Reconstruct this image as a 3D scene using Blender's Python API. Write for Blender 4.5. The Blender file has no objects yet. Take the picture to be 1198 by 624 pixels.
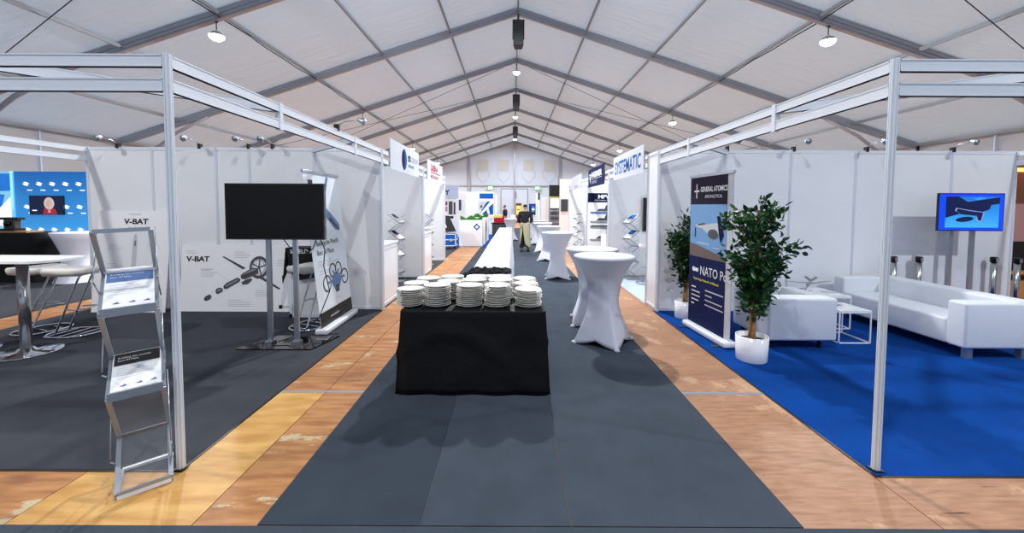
import bpy, math, random
from mathutils import Vector as V, Matrix as M
random.seed(7)
PI = math.pi
SC = bpy.context.scene
COL = SC.collection

# ------------------------------------------------------------------ materials
def lin(h):
    if isinstance(h, str):
        h = h.lstrip('#'); c = [int(h[i:i+2], 16)/255 for i in (0, 2, 4)]
    else: c = h
    return tuple((v/12.92 if v <= .04045 else ((v+.055)/1.055)**2.4) for v in c) + (1,)
MATS = {}
def mat(name, col='#ffffff', rough=.5, metal=0., var=0., vscale=5., stretch=(1, 1, 1), bump=0., bscale=50., bdist=.01,
        emit=None, estr=0., spec=.5, col2=None, sheen=0., detail=3., coat=0., trans=0., alpha=1., ior=1.45, objco=False, ramp=(.35, .65)):
    m = bpy.data.materials.new(name); m.use_nodes = True
    nt = m.node_tree; n = nt.nodes; l = nt.links
    b = n['Principled BSDF']
    c = lin(col)
    b.inputs['Base Color'].default_value = c
    b.inputs['Roughness'].default_value = rough
    b.inputs['Metallic'].default_value = metal
    b.inputs['Specular IOR Level'].default_value = spec
    b.inputs['Sheen Weight'].default_value = sheen
    b.inputs['Coat Weight'].default_value = coat
    b.inputs['Transmission Weight'].default_value = trans
    b.inputs['Alpha'].default_value = alpha
    b.inputs['IOR'].default_value = ior
    geo = None
    if var or bump or col2:
        if objco:
            tc = n.new('ShaderNodeTexCoord'); src = tc.outputs['Object']
        else:
            geo = n.new('ShaderNodeNewGeometry'); src = geo.outputs['Position']
        mp = n.new('ShaderNodeMapping'); mp.inputs['Scale'].default_value = stretch
        l.new(src, mp.inputs['Vector'])
    if var or col2:
        t = n.new('ShaderNodeTexNoise'); t.inputs['Scale'].default_value = vscale; t.inputs['Detail'].default_value = detail
        l.new(mp.outputs[0], t.inputs['Vector'])
        r = n.new('ShaderNodeValToRGB'); r.color_ramp.elements[0].position = ramp[0]; r.color_ramp.elements[1].position = ramp[1]
        if col2: a, d = c, lin(col2)
        else:
            a = tuple(min(1, x*(1-var)) for x in c[:3])+(1,); d = tuple(min(1, x*(1+var)) for x in c[:3])+(1,)
        r.color_ramp.elements[0].color = a; r.color_ramp.elements[1].color = d
        l.new(t.outputs['Fac'], r.inputs['Fac']); l.new(r.outputs['Color'], b.inputs['Base Color'])
    if bump:
        t2 = n.new('ShaderNodeTexNoise'); t2.inputs['Scale'].default_value = bscale; t2.inputs['Detail'].default_value = 4
        l.new(mp.outputs[0], t2.inputs['Vector'])
        bp = n.new('ShaderNodeBump'); bp.inputs['Strength'].default_value = bump; bp.inputs['Distance'].default_value = bdist
        l.new(t2.outputs['Fac'], bp.inputs['Height']); l.new(bp.outputs[0], b.inputs['Normal'])
    if emit:
        b.inputs['Emission Color'].default_value = lin(emit); b.inputs['Emission Strength'].default_value = estr
    MATS[name] = m
    return m
def ramp_print(name, stops, axis=2, rough=.5, estr=0.):
    """a printed or shown picture with several bands of colour across its own height"""
    m = bpy.data.materials.new(name); m.use_nodes = True
    n = m.node_tree.nodes; l = m.node_tree.links; b = n['Principled BSDF']
    tc = n.new('ShaderNodeTexCoord'); sp = n.new('ShaderNodeSeparateXYZ'); r = n.new('ShaderNodeValToRGB')
    l.new(tc.outputs['Generated'], sp.inputs[0]); l.new(sp.outputs[axis], r.inputs['Fac'])
    e = r.color_ramp.elements
    while len(e) < len(stops): e.new(.5)
    for i, (p, c) in enumerate(stops): e[i].position = p; e[i].color = lin(c)
    l.new(r.outputs[0], b.inputs['Base Color']); b.inputs['Roughness'].default_value = rough
    if estr:
        l.new(r.outputs[0], b.inputs['Emission Color']); b.inputs['Emission Strength'].default_value = estr
    MATS[name] = m
    return m

mat('alu', '#e6ebf2', .38, .08, spec=.5)
mat('alu_rack', '#aab1ba', .32, .55)
mat('alu_dark', '#aeb6c0', .3, .8)
mat('groove', '#8f9aa6', .5, .3)
mat('panel', '#eceef1', .38, 0, var=.015, vscale=1.5)
mat('white', '#f2f3f5', .45)
mat('white_gloss', '#f4f5f7', .15, coat=.3)
mat('sign_white', '#d5d9e0', .8, spec=.1)
mat('chrome', '#d9dce2', .08, 1.)
mat('steel', '#b9b9b8', .22, 1.)
mat('black', '#0b0b0d', .45)
mat('black_gloss', '#08080a', .08, coat=.4)
mat('screen_off', '#040406', .22, spec=.3)
mat('dark_grey', '#3a3d42', .5)
mat('mid_grey', '#8b9097', .5)
mat('light_grey', '#c6cad0', .5)
mat('pale_text', '#b9bcc4', .6)
mat('charcoal', '#4a4b50', .5)
mat('rafter', '#a2a4ac', .42, .25)
mat('purlin', '#8d9097', .5, .2)
mat('cable', '#1a1a1c', .6)
mat('black_crumple', '#060609', .85, spec=.15)
mat('black_cloth', '#050508', .6, bump=.3, bscale=7, bdist=.03, spec=.35)
mat('white_cloth', '#e0e4ee', .8, bump=.15, bscale=12, bdist=.01)
mat('stretch_white', '#d8dbe8', .75, bump=.08, bscale=6, bdist=.01)
mat('leather', '#dfe3e9', .42, bump=.08, bscale=9, bdist=.01, spec=.4)
mat('seat_white', '#eee9e2', .4)
mat('china', '#e8e5de', .22, coat=.2)
mat('blue_carpet', '#083f8a', .95, var=.10, vscale=3, bump=.5, bscale=400, bdist=.003, spec=.08)
mat('grey_carpet', '#404349', .95, var=.07, vscale=4, bump=.6, bscale=420, bdist=.003, spec=.08)
mat('aisle_dark', '#3b434c', .95, var=.06, vscale=4, bump=.6, bscale=420, bdist=.003, spec=.08)
mat('aisle_light', '#444c56', .95, var=.06, vscale=4, bump=.6, bscale=420, bdist=.003, spec=.08)
mat('pale_carpet', '#a9b7c6', .95, var=.05, vscale=4, bump=.5, bscale=400, bdist=.003, spec=.08)
mat('ply_yellow', '#b98646', .5, col2='#d3a763', vscale=2.2, stretch=(1.2, 5, 1), bump=.1, bscale=30, detail=8, spec=.35)
mat('ply_brown', '#97623a', .5, col2='#bb8654', vscale=2.5, stretch=(1.2, 7, 1), bump=.15, bscale=30, detail=9, spec=.35)
mat('ply_red', '#93654a', .5, col2='#bd9270', vscale=2.6, stretch=(2.2, 13, 1), bump=.15, bscale=30, detail=12, spec=.35, ramp=(.2, .8))
mat('ply_edge', '#5c4630', .8)
mat('bark', '#7a5330', .8, col2='#b08552', vscale=30, bump=.6, bscale=60)
mat('leaf', '#183f1c', .35, col2='#33692f', vscale=14, spec=.5)
mat('leaf_dark', '#0f2c14', .35, col2='#234f25', vscale=14, spec=.5)
mat('grass_green', '#1f6a18', .6, col2='#4aa032', vscale=25)
mat('soil', '#3a2c20', .9)
mat('navy', '#18224e', .75, spec=.12)
mat('navy_deep', '#12183c', .75, spec=.12)
mat('purple_black', '#261e34', .7, spec=.15)
mat('blue', '#0e5cb0', .7, spec=.15)
mat('blue_mid', '#0c5ea8', .75, spec=.12)
mat('blue_steel', '#5b78a8', .4)
mat('red', '#b01c30', .75, spec=.12)
mat('yellow', '#d8d23c', .5)
mat('tan_cloth', '#e3c987', .8)
mat('khaki', '#a5a184', .85, bump=.3, bscale=14, bdist=.02)
mat('skin', '#b07a5c', .6)
mat('hair', '#17130f', .7)
mat('navy_shirt', '#10131c', .8, bump=.2, bscale=14, bdist=.02)
mat('wood_top', '#b98a55', .5)
mat('cream', '#efe8e4', .6)
mat('vent', '#bfc7c4', .7, var=.08, vscale=60)
mat('brown', '#6b4630', .5)
mat('pink_print', '#b08a88', .5)
mat('lamp_glow', '#ffffff', .5, emit='#fff8ec', estr=14)
mat('exit_face', '#ffffff', .5, emit='#f4fff4', estr=1.6)
mat('exit_green', '#3fae3c', .5, emit='#3fbf3c', estr=.5)
mat('warm_glow', '#ffb46a', .5, emit='#ffa24a', estr=3)
mat('led_blue', '#1f7ad8', .4, emit='#1f7ad8', estr=.55)
mat('led_white', '#ffffff', .4, emit='#ffffff', estr=.8)
mat('led_cyan', '#86cdee', .4, emit='#86cdee', estr=.6)
mat('pale_header', '#bccbe6', .5)
mat('led_dark', '#12204a', .4, emit='#12204a', estr=.3)
mat('led_red', '#b02a3c', .4, emit='#b02a3c', estr=.5)
mat('led_skin', '#e0b0a4', .4, emit='#e0b0a4', estr=.5)
mat('led_hair', '#d8c9c4', .4, emit='#d8c9c4', estr=.5)
mat('tv_blue', '#0a3fd0', .3, emit='#0a3fd0', estr=.7)
mat('tv_cyan', '#2f8fd8', .3, emit='#2f8fd8', estr=.6)
mat('tv_navy', '#0c1a4a', .3, emit='#0c1a4a', estr=.3)
mat('tv_lilac', '#8fa0d8', .3, emit='#8fa0d8', estr=.4)
mat('amber_light', '#e8c060', .4, emit='#f0c860', estr=.9)
mat('acrylic', '#cfd6dc', .05, trans=.0, alpha=.07, spec=.3)
mat('sky_print', '#6f9fcf', .4)
mat('land_print', '#6a5a56', .5)
ramp_print('backdrop_print', [(0, '#7cc8f4'), (.45, '#3d9fe8'), (1, '#1667b8')], estr=.5)
ramp_print('banner_sky', [(0, '#5a4c4c'), (.10, '#8f7468'), (.16, '#4a6fa8'), (.4, '#4f86c4'), (.75, '#8fb4d8'), (1, '#9dc0dc')])
ramp_print('tv_sea', [(0, '#3fa6e0'), (.5, '#2484cf'), (1, '#1a66b8')], rough=.3, estr=.6)
ramp_print('pvc_print', [(0, '#dfe6ec'), (.5, '#cfdbe4'), (1, '#e6edf2')])

def fabric(name, col):
    m = mat(name, col, .5, bump=.8, bscale=1.3, bdist=.14, stretch=(.45, 2.6, .5), spec=.4)
    nt = m.node_tree; n = nt.nodes; l = nt.links; b = n['Principled BSDF']
    tr = n.new('ShaderNodeBsdfTranslucent'); tr.inputs['Color'].default_value = lin('#dbe5ee')
    mx = n.new('ShaderNodeMixShader'); mx.inputs[0].default_value = .25
    l.new(b.outputs[0], mx.inputs[1]); l.new(tr.outputs[0], mx.inputs[2]); l.new(mx.outputs[0], n['Material Output'].inputs['Surface'])
fabric('tent_fabric', '#c8d4e2')
mat('tent_wall', '#c6d4e6', .6, bump=.3, bscale=1.5, bdist=.08)
mat('tent_wall_grey', '#a9abb0', .5, bump=.3, bscale=1.5, bdist=.08)

# worn plywood : paint-like scuffs with their own shape
def scuff(m, col, scale, lo, stretch):
    nt = m.node_tree; n = nt.nodes; l = nt.links; b = n['Principled BSDF']
    src = b.inputs['Base Color'].links[0].from_socket
    g = n.new('ShaderNodeNewGeometry'); mp = n.new('ShaderNodeMapping'); mp.inputs['Scale'].default_value = stretch
    t = n.new('ShaderNodeTexNoise'); t.inputs['Scale'].default_value = scale; t.inputs['Detail'].default_value = 9; t.inputs['Roughness'].default_value = .7
    r = n.new('ShaderNodeValToRGB'); r.color_ramp.elements[0].position = lo; r.color_ramp.elements[1].position = lo+.04
    mx = n.new('ShaderNodeMixRGB'); mx.inputs[2].default_value = lin(col)
    l.new(g.outputs['Position'], mp.inputs[0]); l.new(mp.outputs[0], t.inputs['Vector']); l.new(t.outputs['Fac'], r.inputs[0])
    l.new(r.outputs[0], mx.inputs[0]); l.new(src, mx.inputs[1]); l.new(mx.outputs[0], b.inputs['Base Color'])
scuff(MATS['ply_brown'], '#c2b08c', 1.9, .575, (.9, 2.2, 1))
scuff(MATS['ply_brown'], '#7a4526', 3.2, .64, (1, 2, 1))
scuff(MATS['ply_yellow'], '#94672f', 6, .68, (1, 3, 1))
scuff(MATS['ply_red'], '#68402c', 4, .61, (.7, 8, 1))
scuff(MATS['ply_red'], '#c29a78', 1.1, .56, (1.4, 1.2, 1))

# ------------------------------------------------------------------ mesh builder
def worldmat(o):
    m = M.LocRotScale(o.location, o.rotation_euler, o.scale)
    return worldmat(o.parent) @ m if o.parent else m
class B:
    def __init__(s): s.v = []; s.f = []; s.m = []; s.sm = []; s.mats = []
    def mi(s, m):
        if m not in s.mats: s.mats.append(m)
        return s.mats.index(m)
    def add(s, vs, fs, m, smooth=False):
        k = len(s.v); s.v += [V(p) for p in vs]; i = s.mi(m)
        for f in fs: s.f.append([k+a for a in f]); s.m.append(i); s.sm.append(smooth)
    def box(s, x0, x1, y0, y1, z0, z1, m):
        vs = [(x, y, z) for x in (x0, x1) for y in (y0, y1) for z in (z0, z1)]
        s.add(vs, [(0, 1, 3, 2), (4, 6, 7, 5), (0, 4, 5, 1), (2, 3, 7, 6), (0, 2, 6, 4), (1, 5, 7, 3)], m)
    def hexa(s, p, m):      # p: 4 bottom, 4 top points
        s.add(p, [(3, 2, 1, 0), (4, 5, 6, 7), (0, 1, 5, 4), (1, 2, 6, 5), (2, 3, 7, 6), (3, 0, 4, 7)], m)
    def bar(s, a, b, w, h, m, up=(0, 0, 1)):   # box section from a to b, w sideways, h along up
        a = V(a); b = V(b); d = (b-a).normalized(); r = d.cross(V(up)).normalized(); u = r.cross(d)
        q = [a-r*w/2-u*h/2, a+r*w/2-u*h/2, b+r*w/2-u*h/2, b-r*w/2-u*h/2]
        s.hexa(q+[p+u*h for p in q], m)
    def tube(s, pts, r, m, n=8, closed=False, caps=True):
        pts = [V(p) for p in pts]; N = len(pts); vs = []; fs = []
        rr = r if isinstance(r, (list, tuple)) else [r]*N
        prev = None
        for i, p in enumerate(pts):
            a = pts[i-1] if (i > 0 or closed) else p; b = pts[(i+1) % N] if (i < N-1 or closed) else p
            d = (b-a).normalized()
            if prev is None:
                u = d.cross(V((0, 0, 1)));
                if u.length < .1: u = d.cross(V((1, 0, 0)))
            else: u = prev - d*prev.dot(d)
            u.normalize(); prev = u; w = d.cross(u)
            for k in range(n):
                t = 2*PI*k/n; vs.append(p+(u*math.cos(t)+w*math.sin(t))*rr[i])
        for i in range(N if closed else N-1):
            j = (i+1) % N
            for k in range(n): fs.append((i*n+k, i*n+(k+1) % n, j*n+(k+1) % n, j*n+k))
        s.add(vs, fs, m, True)
        if caps and not closed:
            k0 = len(s.v)-len(vs)
            i = s.mi(m)
            s.f.append([k0+k for k in reversed(range(n))]); s.m.append(i); s.sm.append(False)
            s.f.append([k0+(N-1)*n+k for k in range(n)]); s.m.append(i); s.sm.append(False)
    def lathe(s, prof, m, c=(0, 0, 0), n=32, smooth=True, sx=1, sy=1):
        vs = []; fs = []
        for r, z in prof:
            for k in range(n):
                t = 2*PI*k/n; vs.append((c[0]+r*sx*math.cos(t), c[1]+r*sy*math.sin(t), c[2]+z))
        for i in range(len(prof)-1):
            for k in range(n): fs.append((i*n+k, i*n+(k+1) % n, (i+1)*n+(k+1) % n, (i+1)*n+k))
        fs.append(tuple(reversed(range(n)))); fs.append(tuple((len(prof)-1)*n+k for k in range(n)))
        s.add(vs, fs, m, smooth)
    def prism(s, pts, ext, m):      # polygon pts (3-D, planar) extruded by vector ext
        n = len(pts); e = V(ext); vs = [V(p) for p in pts]; vs += [p+e for p in vs]
        s.add(vs, [tuple(range(n)), tuple(reversed(range(n, 2*n)))]+[(i, n+i, n+(i+1) % n, (i+1) % n) for i in range(n)], m)
    def loft(s, rings, m, smooth=True, cap0=False, cap1=False):
        n = len(rings[0]); vs = [p for r in rings for p in r]; fs = []
        for i in range(len(rings)-1):
            for k in range(n): fs.append((i*n+k, i*n+(k+1) % n, (i+1)*n+(k+1) % n, (i+1)*n+k))
        if cap0: fs.append(tuple(reversed(range(n))))
        if cap1: fs.append(tuple((len(rings)-1)*n+k for k in range(n)))
        s.add(vs, fs, m, smooth)
    def build(s, name, parent=None, bevel=0., seg=2, solid=0., subsurf=0, local=False, loc=None, smooth_angle=None):
        vs = s.v
        if parent is not None and not local:
            iw = worldmat(parent).inverted(); vs = [iw @ p for p in vs]
        if loc is not None: L = V(loc); vs = [p-L for p in vs]
        me = bpy.data.meshes.new(name); me.from_pydata([tuple(p) for p in vs], [], s.f)
        for m in s.mats: me.materials.append(MATS[m])
        me.polygons.foreach_set('material_index', s.m); me.polygons.foreach_set('use_smooth', s.sm); me.update()
        o = bpy.data.objects.new(name, me); COL.objects.link(o)
        if parent is not None: o.parent = parent
        if loc is not None: o.location = loc
        if solid:
            q = o.modifiers.new('thick', 'SOLIDIFY'); q.thickness = solid
        if bevel:
            q = o.modifiers.new('edge', 'BEVEL'); q.width = bevel; q.segments = seg; q.limit_method = 'ANGLE'; q.angle_limit = .6
            if seg > 2:
                for p in me.polygons: p.use_smooth = True
        if subsurf:
            q = o.modifiers.new('sub', 'SUBSURF'); q.levels = q.render_levels = subsurf
        return o
def tag(o, label, cat, group=None):
    o['label'] = label; o['category'] = cat
    if group: o['group'] = group
    return o
def thing(name, label, cat, loc, rz=0., group=None, rot=None):
    o = bpy.data.objects.new(name, None); COL.objects.link(o); o.location = loc; o.rotation_euler = rot or (0, 0, rz)
    o.empty_display_size = .1
    return tag(o, label, cat, group)
def struct(o): o['kind'] = 'structure'; return o
def dup(root, loc, label, rz=None, group=None, rot=None):
    def cp(o, par):
        c = o.copy(); COL.objects.link(c); c.parent = par
        for ch in KIDS.get(o.name, []): cp(ch, c)
        return c
    KIDS = {}
    st = [root]
    for o in COL.objects:
        if o.parent: KIDS.setdefault(o.parent.name, []).append(o)
    r = root.copy(); COL.objects.link(r); r.location = loc; r['label'] = label
    if rz is not None: r.rotation_euler = (0, 0, rz)
    if rot is not None: r.rotation_euler = rot
    if group: r['group'] = group
    for ch in KIDS.get(root.name, []): cp(ch, r)
    return r

# flat artwork on a plane: origin o, right r, up u ; layers stack along the normal
class G:
    def __init__(s, b, o, r, u):
        s.b = b; s.o = V(o); s.r = V(r).normalized(); s.u = V(u).normalized(); s.n = s.r.cross(s.u)
    def P(s, x, y, k): return s.o+s.r*x+s.u*y+s.n*(.0012*k)
    def poly(s, pts, m, k=1): s.b.add([s.P(x, y, k) for x, y in pts], [tuple(range(len(pts)))], m)
    def rect(s, x0, x1, y0, y1, m, k=1): s.poly([(x0, y0), (x1, y0), (x1, y1), (x0, y1)], m, k)
    def ell(s, cx, cy, rx, ry, m, k=1, a=0., n=20):
        s.poly([(cx+rx*math.cos(t)*math.cos(a)-ry*math.sin(t)*math.sin(a), cy+rx*math.cos(t)*math.sin(a)+ry*math.sin(t)*math.cos(a)) for t in [2*PI*i/n for i in range(n)]], m, k)
    def ring(s, cx, cy, r0, r1, m, k=1, n=24, sx=1):
        for i in range(n):
            a, c = 2*PI*i/n, 2*PI*(i+1)/n
            s.poly([(cx+sx*r0*math.cos(a), cy+r0*math.sin(a)), (cx+sx*r1*math.cos(a), cy+r1*math.sin(a)), (cx+sx*r1*math.cos(c), cy+r1*math.sin(c)), (cx+sx*r0*math.cos(c), cy+r0*math.sin(c))], m, k)
    def line(s, x0, y0, x1, y1, w, m, k=1):
        d = V((x1-x0, y1-y0)).normalized(); p = V((-d.y, d.x))*w/2
        s.poly([(x0-p.x, y0-p.y), (x1-p.x, y1-p.y), (x1+p.x, y1+p.y), (x0+p.x, y0+p.y)], m, k)
    def lines(s, x, y, w, n, m='pale_text', h=.006, gap=.016, k=1, seed=0):
        rr = random.Random(seed+int(x*100)+n)
        for i in range(n): s.rect(x, x+w*(rr.uniform(.7, 1) if i else .6), y-i*gap-h, y-i*gap, m, k)
    def text(s, t, x, y, size, m, k=1, sx=1., align='LEFT', bold=0.):
        cu = bpy.data.curves.new('t', 'FONT'); cu.body = t; cu.size = size; cu.align_x = align; cu.offset = bold; cu.resolution_u = 3
        ob = bpy.data.objects.new('t', cu); me = bpy.data.meshes.new_from_object(ob)
        s.b.add([s.P(x+v.co.x*sx, y+v.co.y, k) for v in me.vertices], [tuple(p.vertices) for p in me.polygons], m)
        bpy.data.objects.remove(ob); bpy.data.meshes.remove(me); bpy.data.curves.remove(cu)

# ------------------------------------------------------------------ camera
cam = bpy.data.cameras.new('Camera'); co = bpy.data.objects.new('Camera', cam); COL.objects.link(co); SC.camera = co
pt = math.atan(22/470)
co.matrix_world = M.Translation((0, 0, 1.6)) @ M.Rotation(PI/2-pt, 4, 'X') @ M.Rotation(math.radians(.28), 4, 'Z')
cam.sensor_width = 36; cam.lens = 470/1198*36; cam.shift_y = -48/1198; cam.shift_x = -1/1198
cam.clip_start = .05; cam.clip_end = 200

# ------------------------------------------------------------------ tent
XR = .15; HW = 15.0; RIDGE = 8.95; SL = .326
RY = [.45+4.93*k for k in range(-1, 10)]          # the tent frames; last one is the far gable
def roof(x): return RIDGE-SL*abs(x-XR)
EAVE = roof(XR+HW)
b = B()
for i in range(len(RY)-1):
    y0, y1 = RY[i]+.04, RY[i+1]-.04
    for sgn in (-1, 1):
        nx, ny = 24, 8; vs = []; fs = []
        for a in range(nx+1):
            for c in range(ny+1):
                x = XR+sgn*HW*a/nx; t = c/ny; y = y0+(y1-y0)*t
                sag = -.05*math.sin(PI*t)*(1 if a not in (0, nx) else 0)
                vs.append((x, y, roof(x)+.02+sag))
        for a in range(nx):
            for c in range(ny): q = a*(ny+1)+c; fs.append((q, q+1, q+ny+2, q+ny+1))
        b.add(vs, fs, 'tent_fabric', True)
        b.bar((XR+sgn*0, y0-.04, roof(XR)+.05), (XR+sgn*HW, y0-.04, EAVE+.05), .12, .02, 'tent_fabric', up=(0, 0, 1))
struct(b.build('ceiling'))
tn = 0
def trim(b_, **k):
    global tn
    tn += 1
    return struct(b_.build('trim_%d' % tn, **k))
for i, y in enumerate(RY):
    b = B()
    for sgn in (-1, 1):
        b.bar((XR, y, roof(XR)-.13), (XR+sgn*HW, y, EAVE-.13), .11, .24, 'rafter')
        for off in (-.075, .02):                       # keder flanges along the rafter
            b.bar((XR, y-.062, roof(XR)-.13+off), (XR+sgn*HW, y-.062, EAVE-.13+off), .012, .02, 'groove')
        b.box(XR+sgn*HW-.1, XR+sgn*HW+.1, y-.06, y+.06, 0, EAVE-.1, 'rafter')
        if i < len(RY)-1:                              # knee brace at the eaves
            xa = XR+sgn*(HW-3.4)
            b.tube([(xa, y, roof(xa)-.25), (XR+sgn*(HW-2.2), y, roof(xa)-.85), (XR+sgn*(HW-.1), y, EAVE-1.3)], .06, 'rafter', n=8)
    trim(b)
for i in range(len(RY)-1):
    y0, y1 = RY[i], RY[i+1]; b = B()
    for k in range(0, 7):
        for sgn in ((1,) if k == 0 else (-1, 1)):
            x = XR+sgn*(2.5*k if k < 6 else 14.9)
            b.box(x-.03, x+.03, y0+.05, y1-.05, roof(x)-.15, roof(x)-.07, 'purlin')
            b.box(x-.012, x+.012, y0+.1, y1-.1, roof(x)-.165, roof(x)-.15, 'groove')
    if i in (2, 5, 8):                              # crossed bracing wires
        for sgn in (-1, 1):
            for x0, x1 in ((0, 15),):
                xa, xb = XR+sgn*x0, XR+sgn*x1
                b.tube([(xa, y0, roof(xa)-.2), (xb, y1, roof(xb)-.2)], .011, 'cable', n=5)
                b.tube([(xb, y0, roof(xb)-.2), (xa, y1, roof(xa)-.2)], .011, 'cable', n=5)
    trim(b)
GY = RY[-1]+.1
def gable(name, y, face):
    b = B()
    pts = [(XR-HW, y, 0), (XR+HW, y, 0), (XR+HW, y, EAVE), (XR, y, RIDGE), (XR-HW, y, EAVE)]
    b.prism(pts, (0, .05, 0), 'tent_wall'); struct(b.build(name))
    b = B()
    for x in (-10, -5, 0, 5, 10): b.box(XR+x-.09, XR+x+.09, y+face*.16-.08, y+face*.16+.08, 0, roof(XR+x)-.2, 'rafter')
    b.box(XR-HW, XR+HW, y+face*.1-.05, y+face*.1+.05, 3.86, 3.98, 'rafter')
    trim(b)
gable('wall_far', GY, -1); gable('wall_near', RY[0]-.2, 1)
for nm, x in (('wall_left', XR-HW-.12), ('wall_right', XR+HW+.07)):
    b = B(); b.box(x, x+.05, RY[0]-.2, GY, 0, EAVE+.12, 'tent_wall_grey')
    s = 1 if 'left' in nm else -1
    for y in [RY[0]+2.46*k for k in range(1, 20)]: b.box(min(x, x+s*.1), max(x, x+s*.1), y-.02, y+.02, 0, EAVE, 'tent_wall')
    struct(b.build(nm))
# gable vents with flaps
for i, x in enumerate((-3.35, -1.05, 1.75, 4.05)):
    b = B(); y = GY-.02
    b.box(x-.68, x+.68, y-.02, y, 5.55, 6.9, 'tent_wall'); b.box(x-.6, x+.6, y-.035, y-.01, 5.63, 6.82, 'vent')
    for k in range(1, 6): b.box(x-.6, x+.6, y-.042, y-.03, 5.63+k*.2-.008, 5.63+k*.2+.008, 'light_grey')
    struct(b.build('window_%d' % (i+1)))
    b = B(); b.tube([(x-.68, y-.01, 5.5), (x-.66, y-.03, 4.9), (x, y-.04, 4.25), (x+.66, y-.03, 4.9), (x+.68, y-.01, 5.5)], .018, 'light_grey', n=5); trim(b)
# far doors below the beam
for i, (x0, x1) in enumerate(((-1.35, .12), (.2, 1.65))):
    b = B(); y = GY-.05
    b.box(x0, x1, y-.05, y, 0, 3.55, 'tent_wall'); b.box(x0, x0+.06, y-.08, y, 0, 3.6, 'mid_grey'); b.box(x1-.06, x1, y-.08, y, 0, 3.6, 'mid_grey')
    b.box(x0, x1, y-.08, y, 3.55, 3.62, 'mid_grey')
    if i == 1: b.box(x0-.15, x0+.2, y-.12, y-.02, 2.5, 3.3, 'mid_grey')
    d = struct(b.build('door_%d' % (i+1)))
    b = B(); b.box(x1-.25 if i == 0 else x0+.2, x1-.2 if i == 0 else x0+.25, y-.12, y-.05, 1.0, 1.3, 'steel'); b.build('door_handle', d)

# ------------------------------------------------------------------ floor
b = B()
b.box(-15, 15.3, RY[0]-.2, GY, -.12, -.03, 'ply_edge')
PW = .94; rowY = [3.39+4.93*k for k in range(-2, 9)]
for j in range(len(rowY)-1):
    y0, y1 = rowY[j]+.004, min(rowY[j+1]-.004, GY)
    for k in range(-15, 17):
        x0 = -1.6+PW*k
        if x0 < -15 or x0 > 15: continue
        if k == -1 and j == 1: m = 'ply_yellow'
        elif x0 > .2: m = 'ply_red'
        else: m = 'ply_brown'
        b.box(x0+.003, x0+PW-.003, y0, y1, -.04, 0, m)
struct(b.build('floor'))
b = B()
for y in rowY[2:6]: b.box(-15, 15, y-.018, y+.018, -.01, .0015, 'groove')
trim(b)
def carpet(name, x0, x1, y0, y1, m, label, z=.006, edge=None):
    b = B(); b.box(x0, x1, y0, y1, .0008, z, m)
    if edge:
        e = .014
        b.box(x0-e, x0, y0-e, y1, .0005, z*.8, edge); b.box(x1, x1+e, y0-e, y1, .0005, z*.8, edge); b.box(x0, x1, y0-e, y0, .0005, z*.8, edge)
    o = b.build(name, loc=((x0+x1)/2, (y0+y1)/2, 0)); return tag(o, label, 'carpet')
carpet('crossing_carpet', -14.8, 15, -4, 1.93, 'aisle_light', 'dark grey carpet crossing the foreground in front of the bare wood', z=.004)
carpet('aisle_carpet', -1.04, -.462, 15.95, 30, 'aisle_dark', 'far darker grey carpet length beyond the emblem planter')
carpet('aisle_carpet', -1.27, -.462, 1.935, 15.93, 'aisle_dark', 'narrow darker grey carpet length along the left of the centre aisle')
carpet('aisle_carpet', -.46, .30, 1.935, 30, 'aisle_light', 'dark grey carpet length under the middle of the black draped table')
carpet('aisle_carpet', .302, 1.46, 1.935, 30, 'aisle_light', 'dark grey carpet length under the row of round white tables')
carpet('stand_carpet', -6.5, -2.0, 2.35, 6.15, 'grey_carpet', 'charcoal carpet of the stand with the black television and drone boards', edge='black')
carpet('stand_carpet', 2.18, 7.6, 2.33, 6.15, 'blue_carpet', 'bright blue carpet under the white sofa and armchair', edge='black')
carpet('stand_carpet', -5.0, -2.0, 6.2, 11.75, 'grey_carpet', 'grey carpet in the left booths with the brochure racks')
carpet('stand_carpet', 2.2, 5.0, 6.6, 9.2, 'pale_carpet', 'pale grey carpet of the booth with the stool behind the round tables')
carpet('stand_carpet', 2.2, 5.0, 9.28, 15.9, 'grey_carpet', 'grey carpet in the booths with the ship poster')
carpet('stand_carpet', -14.6, -7.15, 2.35, 12.5, 'grey_carpet', 'dark carpet under the draped tables in front of the blue backdrop')
carpet('stand_carpet', -3.9, -1.06, 16.0, 25, 'blue_carpet', 'blue carpet around the far white planter box')
carpet('stand_carpet', -4.2, -2.08, 12.4, 15.9, 'grey_carpet', 'grey carpet under the blue flight case')

# ------------------------------------------------------------------ shell scheme
def post(b, x, y, z0=.0075, z1=2.47, r=.024, m='alu'):
    n = 8; vs = []
    pts = []
    for k in range(8):
        a0 = PI/8+k*PI/4
        c = V((math.cos(a0), math.sin(a0))); d = V((math.cos(a0+PI/4), math.sin(a0+PI/4)))
        for t, q in ((.0, 1), (.38, 1), (.38, .72), (.62, .72), (.62, 1)):
            p = c.lerp(d, t)*q*r; pts.append((x+p.x, y+p.y))
    N = len(pts)
    b.add([(p[0], p[1], z0) for p in pts]+[(p[0], p[1], z1) for p in pts], [(i, (i+1) % N, N+(i+1) % N, N+i) for i in range(N)]+[tuple(range(N, 2*N))], m)
def beam(name, par, a, c, z0, z1, w=.03):
    b = B(); a = V(a); c = V(c); zm = (z0+z1)/2
    b.bar((a.x, a.y, zm), (c.x, c.y, zm), w, z1-z0, 'alu')
    for z in (z0+.004, z1-.004): b.bar((a.x, a.y, z), (c.x, c.y, z), w+.006, .008, 'alu')
    return b.build(name, par)
Z1, Z2, Z3, Z4 = 2.255, 2.33, 2.395, 2.465
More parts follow.
